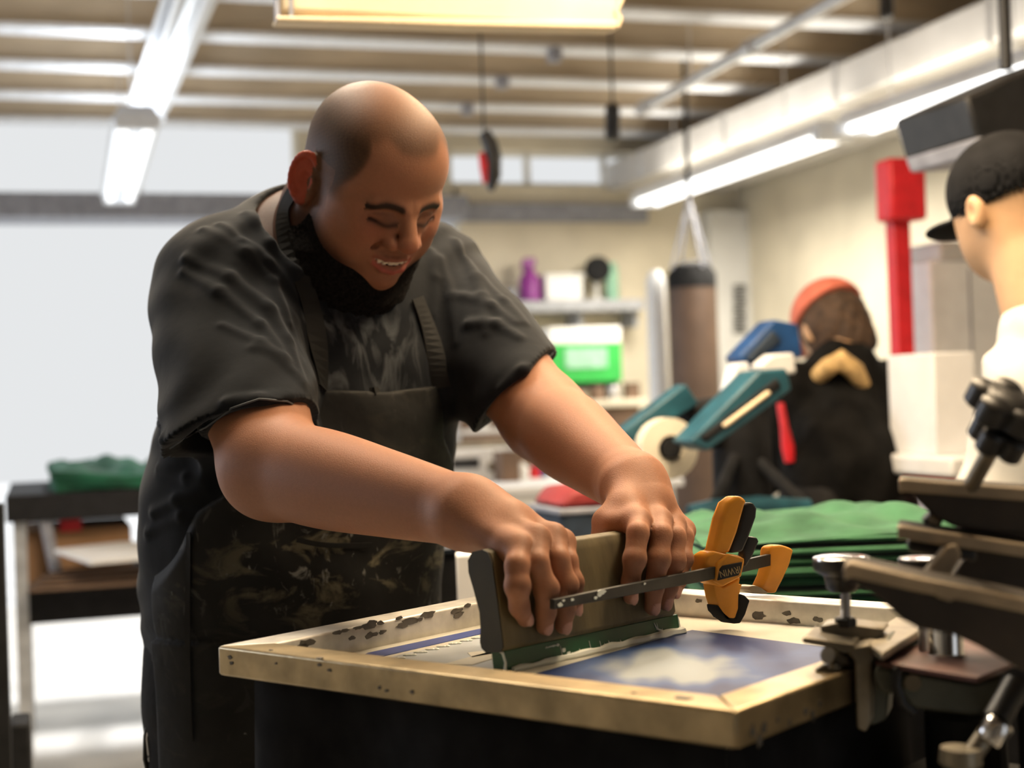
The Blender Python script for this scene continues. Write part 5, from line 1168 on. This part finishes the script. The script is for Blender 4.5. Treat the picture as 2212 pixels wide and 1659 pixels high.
def shirt_col(p):
    x=p@SX.astype(F32); c0=P(838,765,1.72); X0=c0@SX; w=np.exp(-(((x-X0+.01)/.092)**4))*np.exp(-(((p[:,2]-P(838,762,1.74)[2])/.052)**4))*((p-CH.astype(F32))@SF.astype(F32)>.02)
    return np.stack([w,w,w],1)
shirt=sdf_mesh('t_shirt',[build_sdf([(f_shirt,*sh_bb)],.0034)],'tshirt',person,shirt_col,1); 
def stitch(px,nm,f,r=.0012):
    pts=[]
    for a,b in zip(px[:-1],px[1:]):
        for i in range(4): pts.append((a[0]+(b[0]-a[0])*i/4,a[1]+(b[1]-a[1])*i/4))
    P_,N_=march(f,pts,1.2,2.4); return mk(nm,tube([p+n*.0004 for p,n in zip(P_,N_)],r,6),'tshirt_edge',person,smooth=True)
mm('tshirt_edge',(.10,.11,.12),.9)
# apron -------------------------------------------------------------------------------
mm('apron',(.012,.012,.0115),.75,var=.3,scale=14,bump=.3,spec=.3)
def apron_mat():
    m=M['apron']; nt=m.node_tree;N=nt.nodes;L=nt.links;b=N['Principled BSDF']
    tc=N.new('ShaderNodeTexCoord'); at=N.new('ShaderNodeAttribute'); at.attribute_name='Col'
    src=b.inputs['Base Color'].links[0].from_socket
    def layer(src,scale,lo,hi,col,dist,stretch,chan):
        mp=N.new('ShaderNodeMapping'); mp.inputs['Scale'].default_value=stretch; L.new(tc.outputs['Object'],mp.inputs[0])
        nz=N.new('ShaderNodeTexNoise'); nz.inputs['Scale'].default_value=scale; nz.inputs['Detail'].default_value=6; nz.inputs['Distortion'].default_value=dist; nz.inputs['Roughness'].default_value=.6; L.new(mp.outputs[0],nz.inputs['Vector'])
        r=N.new('ShaderNodeValToRGB'); e=r.color_ramp.elements; e[0].position=lo; e[0].color=(0,0,0,1); e[1].position=hi; e[1].color=(1,1,1,1); L.new(nz.outputs['Fac'],r.inputs[0])
        mu=N.new('ShaderNodeMath'); mu.operation='MULTIPLY'; L.new(r.outputs[0],mu.inputs[0]); sp=N.new('ShaderNodeSeparateColor'); L.new(at.outputs['Color'],sp.inputs[0]); L.new(sp.outputs[chan],mu.inputs[1])
        mx=N.new('ShaderNodeMix'); mx.data_type='RGBA'; L.new(mu.outputs[0],mx.inputs[0]); L.new(src,mx.inputs[6]); mx.inputs[7].default_value=(*col,1); return mx.outputs[2]
    s=layer(src,15,.53,.63,(.20,.18,.12),.9,(1,1,1.7),0); s=layer(s,34,.60,.68,(.26,.26,.24),1.5,(1,1,.6),0); s=layer(s,55,.70,.74,(.40,.40,.37),.3,(1,1,.7),1)
    L.new(s,b.inputs['Base Color'])
apron_mat()
def sz(x,y,f=None):
    p,_=march(f or f_shirt,[(x,y)],1.2,2.3); p=p[0]; return float(p@SX),float(p[2])
bibL=sz(690,840);bibR=sz(955,832); armL=sz(683,905); armR=sz(950,940); wL=sz(480,1105); 
ZAB=-.30
def f_apron(p):
    d=f_tor(p)-F32(.006)
    w=.0022*np.sin(p[:,0]*38+p[:,2]*55+2*np.sin(p[:,1]*22))*np.sin(p[:,2]*31-p[:,0]*20)
    d=d-w.astype(F32)
    # skirt hangs straight below the belly
    sk=sd_ell(p,HI+Z_*.02,(.205,.185,.17),TM); zz=p[:,2]
    q=np.stack([((p-HI.astype(F32))@SX.astype(F32)),((p-HI.astype(F32))@SF.astype(F32))],1)
    cyl_=(np.sqrt((q[:,0]/.2)**2+(q[:,1]/.182)**2)-1)*.18+.004*np.sin(q[:,0]*55)*np.clip((HI[2]-zz)/.3,0,1)
    low=np.where(zz<HI[2]+.02,cyl_,d); bl=np.clip((HI[2]+.02-zz)/.10,0,1); d=np.where(zz<HI[2]+.02,d*0+smin(np.where(bl<1,d,9.),cyl_.astype(F32),.02),d).astype(F32)
    s=(p@SX.astype(F32)).astype(float); 
    lef=np.interp(zz,[.5,wL[1]-.10,wL[1],armL[1],bibL[1]],[wL[0]-.055,wL[0]-.05,wL[0]-.02,bibL[0]-.004,bibL[0]])
    rig=np.interp(zz,[.5,wL[1]-.05,armR[1]-.12,armR[1],bibR[1]],[bibR[0]+.20,bibR[0]+.20,bibR[0]+.11,bibR[0]+.01,bibR[0]])
    reg=np.maximum(lef-s,s-rig); topz=np.interp(s,[bibL[0],(bibL[0]+bibR[0])/2,bibR[0]],[bibL[1],bibL[1]-.006,bibR[1]])
    reg=np.maximum(reg,zz-topz); reg=np.maximum(reg,.50-zz); reg=np.maximum(reg,.01-(p-BE.astype(F32))@SF.astype(F32))
    return np.maximum(np.maximum(d,reg.astype(F32)),-(d+F32(.012)))
def apron_col(p):
    z=p[:,2]; s=p@SX.astype(F32); c=P(800,1215,1.70); z0=c[2]
    a=np.exp(-(((z-z0)/.055)**2))*np.clip(.0+1.0*np.exp(-(((s-c@SX+.01)/.13)**2)),0,1); b=.55+.0*z
    e=np.exp(-(((s-(bibR[0]+.02))/.04)**2))*(z<.98)*.5
    return np.stack([np.clip(a+e+.04,0,1),np.full(len(z),.5),np.zeros(len(z))],1)
ap_bb=(sh_bb[0].copy(),sh_bb[1].copy()); ap_bb[0][2]=.48; ap_bb[0][:2]-=.03
apron=sdf_mesh('apron',[build_sdf([(f_apron,*ap_bb)],.0032)],'apron',person,apron_col,1); apron['label']='black apron stained with pale ink'
# seams and straps lie on the shirt
def strap(px,w,nm,f,m='apron',off=.0022,t=.0022,dense=4):
    pts=[]
    for a,b in zip(px[:-1],px[1:]):
        for i in range(dense): pts.append((a[0]+(b[0]-a[0])*i/dense,a[1]+(b[1]-a[1])*i/dense))
    pts.append(px[-1]); P_,N_=march(f,pts,1.2,2.4); dirs=[]
    for _ in range(6):
        P2=P_.copy(); P2[1:-1]=.5*P_[1:-1]+.25*(P_[2:]+P_[:-2]); P_=P2; N2=N_.copy(); N2[1:-1]=N_[2:]+N_[:-2]+N_[1:-1]; N_=N2/np.linalg.norm(N2,axis=1)[:,None]
    for i in range(len(P_)):
        tt=P_[min(i+1,len(P_)-1)]-P_[max(i-1,0)]; tt/=np.linalg.norm(tt); d_=np.cross(tt,N_[i]); dirs.append(d_/np.linalg.norm(d_))
    return mk(nm,ribbon([p+n*off for p,n in zip(P_,N_)],dirs,w,N_,t),m,person,smooth=False)
f_sn=lambda p: np.minimum(f_shirt(p),neck(p))
strap([(636,418),(618,445),(612,480),(622,530),(650,600),(676,680),(688,760),(692,838)],.0115,'neck_strap',f_sn)
strap([(898,645),(915,690),(933,740),(948,800),(955,835)],.0115,'neck_strap',f_sn)
strap([(692,840),(760,846),(850,848),(955,834)],.005,'bib_hem',f_apron,t=.0018)
strap([(600,462),(588,450),(604,432),(628,420)],.006,'collar_rib',f_shirt,'tshirt',t=.003)
strap([(412,1150),(408,1300),(410,1500),(415,1600)],.0035,'apron_seam',f_apron,t=.0016)
strap([(640,1165),(700,1180),(800,1176)],.003,'pocket_edge',f_apron,t=.0014)
stitch([(366,968),(400,945),(445,922),(500,882),(560,862),(620,866),(655,885)],'sleeve_stitching',f_shirt); stitch([(1194,762),(1160,795),(1120,830),(1080,865)],'sleeve_stitching',f_shirt)
# trousers
mm('trousers',(.018,.017,.017),.9,var=.3,scale=20,bump=.2,spec=.15); mm('boot_leather',(.03,.022,.018),.5,var=.2)
def f_trous(p):
    d=sd_ell(p,HI-Z_*.02,(.188,.165,.16),TM)
    for s in (-1,1):
        hp=HI+SX*s*.09-Z_*.08; kn=V(hp[0],hp[1],.50)+SX*s*.01+SF*.02; an=V(hp[0],hp[1],.13)+SX*s*.02
        d=smin(d,chain(p,[hp,kn,an],[.105,.082,.075],.03),.02)
    w=.003*np.sin(p[:,2]*60+p[:,0]*20)*np.sin(p[:,0]*40)
    return np.maximum(d-w.astype(F32),np.maximum(p[:,2]-F32(HI[2]+.03),F32(.09)-p[:,2]))
tr=sdf_mesh('trousers',[build_sdf([(f_trous,HI-V(.32,.32,HI[2]-.05),HI+V(.32,.32,.1))],.007)],'trousers',person,None,1)
for s in (-1,1):
    hp=HI+SX*s*.09; an=V(hp[0],hp[1],.07)+SX*s*.02
    def f_boot(p,an=an):
        d=smin(sd_cap(p,an+V(0,0,.06),an,.056,.052),sd_cap(p,an+V(0,0,-.015),an+SF*.15+V(0,0,-.025),.048,.042),.03); return np.maximum(d,F32(.001)-p[:,2])
    sdf_mesh('boot',[build_sdf([(f_boot,*bb([an,an+SF*.15],.08))],.006)],'boot_leather',person)
# key ring hanging at his hip
kt_=thing('key_ring','black carabiner with keys hanging at his hip, lower left','keys')
Zk=1.80
q=[P(x,y,Zk) for x,y in ((322,1556),(314,1590),(313,1640),(322,1680),(338,1684),(347,1640),(346,1590),(338,1560),(326,1553),(322,1556))]
mk('carabiner',tube(q,.0028,8),'black_plastic',kt_,smooth=True)
mk('split_ring',tube([P(330+9*math.cos(t),1640+7*math.sin(t),Zk-.004) for t in np.linspace(0,6.28,16)],.0012,6),'steel_pipe',kt_,smooth=True)
for i,(dx,l) in enumerate(((-6,48),(3,42))):
    a_=P(328+dx,1580,Zk-.005); b_=P(330+dx,1580+l,Zk-.005); mk('key',[tube([P(326+dx,1582,Zk-.004),P(324+dx,1596,Zk-.004),P(328+dx,1632,Zk-.004)],.0018,6)],'steel_pipe',kt_,smooth=True)
mk('belt_loop',tube([P(334,1535,Zk+.01),P(331,1548,Zk),P(327,1558,Zk)],.002,8),'chrome',kt_,smooth=True)
# ------------------------------------------------------------------ two people in the background
mm('skin_bg',(.52,.31,.17),.55,var=.05); mm('hair_brown',(.06,.033,.018),.8,var=.3,scale=60); mm('cap_red',(.62,.16,.10),.75,var=.1); mm('gold_cloth',(.62,.40,.16),.7,var=.25,scale=30)
mm('black_jacket',(.009,.0085,.008),.9,var=.3,scale=14,bump=.3,spec=.06); mm('white_shirt',(.60,.58,.54),.8,var=.05); mm('cap_black',(.010,.010,.011),.9,var=.2,spec=.1)
# --- man in black cap at the right edge, seen from behind and to one side
Zp=2.62; hc=P(2172,448,Zp); q0=hc
fd=V(-.42,.88,-.22); fd/=np.linalg.norm(fd); sx=np.cross(fd,Z_); sx/=np.linalg.norm(sx); ux=np.cross(sx,fd); PM=np.stack([sx,fd,ux],1)
def L2(x,y,z): return hc+PM@V(x,y,z)
nb=L2(0,-.05,-.20); SXp=V(*sx); sF=V(fd[0],fd[1],0); sF/=np.linalg.norm(sF); TP=np.stack([SXp,sF,Z_],1); ch=V(nb[0],nb[1],nb[2]-.28)-sF*.02+SXp*.05
def legs(p,d,hip,sxv,fv,r=(.09,.065,.05)):
    for s in (-1,1):
        hp=hip+sxv*s*.09; an=V(hp[0],hp[1],.09)+sxv*s*.02; d=smin(d,chain(p,[hp,V(hp[0],hp[1],.48)+fv*.02,an],list(r),.03),.03); d=smin(d,sd_cap(p,an-Z_*.045,an+fv*.13-Z_*.055,.034,.03),.02)
    return d
hip=V(ch[0],ch[1],.92)-sF*.02
e1=ch+SXp*.20-Z_*.14+sF*.04; w1_=e1+sF*.18-Z_*.14; e2=ch-SXp*.20-Z_*.14+sF*.04; w2_=e2+sF*.18-Z_*.14
def f_p2(p):
    d=sd_ell(p,L2(0,0,.015),(.080,.102,.105),PM); d=smin(d,sd_ell(p,L2(0,.035,-.055),(.060,.062,.070),PM),.03)
    d=smin(d,sd_ell(p,L2(0,.105,-.03),(.013,.02,.024),PM),.012)
    for s in (-1,1):
        e_=sd_ell(p,L2(s*.084,-.012,-.015),(.012,.020,.032),PM); e_=smax(e_,-sd_ell(p,L2(s*.097,-.008,-.015),(.010,.011,.018),PM),.004); d=smin(d,e_,.006)
        d=smax(d,-sd_ell(p,L2(s*.032,.115,.0),(.018,.02,.012),PM),.008)
    d=smin(d,sd_cap(p,L2(0,-.02,-.07),nb-Z_*.04,.062,.072),.03); d=smin(d,sd_ell(p,ch,(.155,.12,.24),TP),.05); d=smin(d,sd_ell(p,hip,(.17,.12,.16),TP),.06)
    for e_,w_,s in ((e1,w1_,1),(e2,w2_,-1)):
        d=smin(d,chain(p,[ch+SXp*s*.13+Z_*.13,e_,w_],[.058,.045,.03],.03),.03); d=smin(d,sd_ell(p,w_+sF*.06-Z_*.04,(.04,.055,.03),TP),.02)
        for k in range(5): d=smin(d,sd_cap(p,w_+sF*.09-Z_*.055+SXp*(k-2)*.016,w_+sF*(.15-.012*abs(k-2))-Z_*.085+SXp*(k-2)*.021,.009,.007),.004)
    return legs(p,d,hip,SXp,sF)
pb2=(np.minimum(ch,hc)-V(.5,.5,2),np.maximum(ch,hc)+V(.5,.5,.3)); pb2[0][2]=0
def sk_bg(p): return np.tile(V(1,1,1),(len(p),1))
p2=sdf_mesh('person',[build_sdf([(f_p2,*pb2)],.006)],'skin_bg',None); tag(p2,'person in a black cap and white shirt, seen from behind at the right edge','person')
def f_cap(p):
    d=sd_ell(p,L2(0,-.006,.035),(.090,.112,.098),PM); q=(p-hc.astype(F32))@PM.astype(F32)
    d=np.maximum(d,(-.012-.10*q[:,1])-q[:,2]); d=np.maximum(d,-sd_ell(p,L2(0,-.006,.030),(.085,.107,.094),PM))
    br=np.maximum(sd_ell(p,L2(0,.115,.0),(.070,.06,.012),PM),-9)
    arc=sd_ell(p,L2(.088,.035,-.02),(.04,.045,.045),PM)
    return smin(smax(d,-arc,.004),br,.006)
c_=sdf_mesh('cap',[build_sdf([(f_cap,*bb([hc],.24))],.004)],'cap_black',p2)
def f_s2(p):
    d=sd_ell(p,ch,(.175,.138,.25),TP); d=smin(d,sd_ell(p,hip+Z_*.06,(.185,.135,.17),TP),.06)
    for e_,s in ((e1,1),(e2,-1)): d=smin(d,sd_cap(p,ch+SXp*s*.12+Z_*.13,(ch+SXp*s*.13+Z_*.13)*.35+e_*.65,.076,.074),.04)
    d=smin(d,sd_cap(p,nb-Z_*.06,nb-Z_*.08,.09,.11),.04)
    return np.maximum(d-(.003*np.sin(p[:,2]*50+p[:,0]*30)).astype(F32),F32(hip[2]-.06)-p[:,2])
sdf_mesh('white_shirt',[build_sdf([(f_s2,*pb2)],.008)],'white_shirt',p2)
def f_t(p,hip=hip,sxv=SXp,fv=sF):
    d=sd_ell(p,hip,(.178,.13,.15),TP); d=legs(p,d,hip,sxv,fv,(.10,.08,.07)); return np.maximum(d,p[:,2]-F32(hip[2]+.05))
sdf_mesh('trousers',[build_sdf([(f_t,hip-V(.35,.35,.95),hip+V(.35,.35,.1))],.01)],'navy',p2)
# --- bending person in a red cap, back to the camera
Zp3=4.05; hc3=P(1795,705,Zp3); fd3=V(-.35,.80,-.48); fd3/=np.linalg.norm(fd3); sx3=np.cross(fd3,Z_); sx3/=np.linalg.norm(sx3); ux3=np.cross(sx3,fd3); PM3=np.stack([sx3,fd3,ux3],1)
L3=lambda x,y,z: hc3+PM3@V(x,y,z)
F3=V(fd3[0],fd3[1],0); F3/=np.linalg.norm(F3); T3=np.stack([sx3,F3,Z_],1)
nb3=P(1805,800,Zp3-.06); ch3=P(1822,930,Zp3-.14); hip3=P(1835,1120,Zp3-.28); hip3=V(hip3[0],hip3[1],.86)
q3=[(ch3+sx3*.14*s+Z_*.12,ch3+sx3*.17*s-Z_*.10+F3*.12,ch3+sx3*.12*s-Z_*.22+F3*.34,s) for s in (-1,1)]
def f_p3(p):
    d=sd_ell(p,L3(0,0,.015),(.080,.100,.105),PM3); d=smin(d,sd_ell(p,L3(0,.035,-.055),(.060,.062,.070),PM3),.03); d=smin(d,sd_ell(p,L3(0,.105,-.03),(.013,.02,.024),PM3),.012)
    for s in (-1,1): d=smin(d,sd_ell(p,L3(s*.084,-.005,-.02),(.012,.020,.032),PM3),.006)
    d=smin(d,sd_cap(p,L3(0,-.03,-.06),nb3-Z_*.02,.060,.07),.03); d=smin(d,sd_ell(p,ch3,(.15,.12,.22),T3),.05); d=smin(d,sd_ell(p,hip3,(.17,.13,.16),T3),.08)
    for a_,b_,c_2,s in q3:
        d=smin(d,chain(p,[a_,b_,c_2],[.055,.045,.03],.03),.03); d=smin(d,sd_ell(p,c_2+F3*.06,(.04,.05,.02),T3),.02)
        for k in range(5): d=smin(d,sd_cap(p,c_2+F3*.09+sx3*(k-2)*.016,c_2+F3*.15-Z_*.02+sx3*(k-2)*.02,.009,.007),.004)
    return legs(p,d,hip3,sx3,F3)
pb3=(np.minimum(ch3,hc3)-V(.5,.5,2),np.maximum(ch3,hc3)+V(.5,.6,.2)); pb3[0][2]=0
p3=sdf_mesh('person',[build_sdf([(f_p3,*pb3)],.008)],'skin_bg',None); tag(p3,'person in a reddish cap and black jacket, back turned, bending over a machine','person')
def f_hair3(p):
    d=sd_ell(p,L3(0,-.012,-.005),(.092,.108,.105),PM3); q=(p-hc3.astype(F32))@PM3.astype(F32); d=np.maximum(d,q[:,1]-.03); d=smin(d,sd_ell(p,L3(.02,-.055,-.075),(.06,.05,.05),PM3),.03); return d-(.003*np.sin(q[:,0]*160)*np.sin(q[:,2]*70)).astype(F32)
sdf_mesh('hair',[build_sdf([(f_hair3,*bb([hc3],.17))],.006)],'hair_brown',p3)
def f_cap3(p):
    d=sd_ell(p,L3(0,-.004,.030),(.098,.118,.104),PM3); q=(p-hc3.astype(F32))@PM3.astype(F32); d=np.maximum(d,(.030-.25*q[:,1])-q[:,2]+np.float32(0)); d=smin(d,sd_ell(p,L3(0,.125,.015),(.075,.07,.012),PM3),.006)
    return d
sdf_mesh('cap',[build_sdf([(f_cap3,*bb([hc3],.23))],.005)],'cap_red',p3)
def f_j3(p):
    d=sd_ell(p,ch3,(.17,.145,.24),T3); d=smin(d,sd_ell(p,hip3+Z_*.06,(.17,.15,.19),T3),.08)
    for a_,b_,c_2,s in q3: d=smin(d,chain(p,[a_,b_,c_2],[.065,.055,.042],.03),.04)
    d=smin(d,sd_cap(p,nb3-Z_*.05,nb3-Z_*.08,.085,.11),.04)
    return np.maximum(d-(.005*np.sin(p[:,0]*60+3*np.sin(p[:,2]*12))).astype(F32),F32(.70)-p[:,2])
sdf_mesh('jacket',[build_sdf([(f_j3,*pb3)],.008)],'black_jacket',p3)
sdf_mesh('trousers',[build_sdf([(lambda p: np.maximum(legs(p,sd_ell(p,hip3,(.178,.14,.15),T3),hip3,sx3,F3,(.10,.08,.07)),p[:,2]-F32(hip3[2]+.05)),hip3-V(.35,.35,.9),hip3+V(.35,.35,.1))],.01)],'trousers',p3)
mk('gold_scarf',tube([P(1768,812,3.80),P(1790,792,3.76),P(1815,778,3.76),P(1845,800,3.77),P(1868,835,3.80)],[.022,.024,.028,.026,.018],12),'gold_cloth',p3,smooth=True)
mk('red_lanyard',tube([P(1686,872,3.72),P(1694,920,3.70),P(1702,965,3.70),P(1706,998,3.70)],[.010,.011,.017,.013],10),'red_paint',p3,smooth=True)
# ------------------------------------------------------------------ put every origin at the thing's base
bpy.context.view_layer.update()
for o in [o for o in S.objects if o.parent is None and o.type in('MESH','EMPTY')]:
    if o.get('kind')=='structure': continue
    fam=[o]+list(o.children_recursive); ms=[x for x in fam if x.type=='MESH']
    if not ms: continue
    pts=[]
    for x in ms:
        n=len(x.data.vertices); a=np.empty(n*3,F32); x.data.vertices.foreach_get('co',a); a=a.reshape(-1,3); pts+= [a.min(0),a.max(0)]
    pts=np.array(pts); lo=pts.min(0);hi=pts.max(0); c=Vector(((lo[0]+hi[0])/2,(lo[1]+hi[1])/2,lo[2]))
    T=Matrix.Translation(-c)
    for x in ms: x.data.transform(T)
    for x in fam:
        if x.type=='LIGHT': x.matrix_local=T@x.matrix_local
    o.location=c
for k,o in enumerate(S.objects):
    if o.parent is None and o.type=='MESH' and 'category' not in o and o.get('kind')!='structure': print('UNTAGGED',o.name)
print('script time',round(time.time()-T0,1))
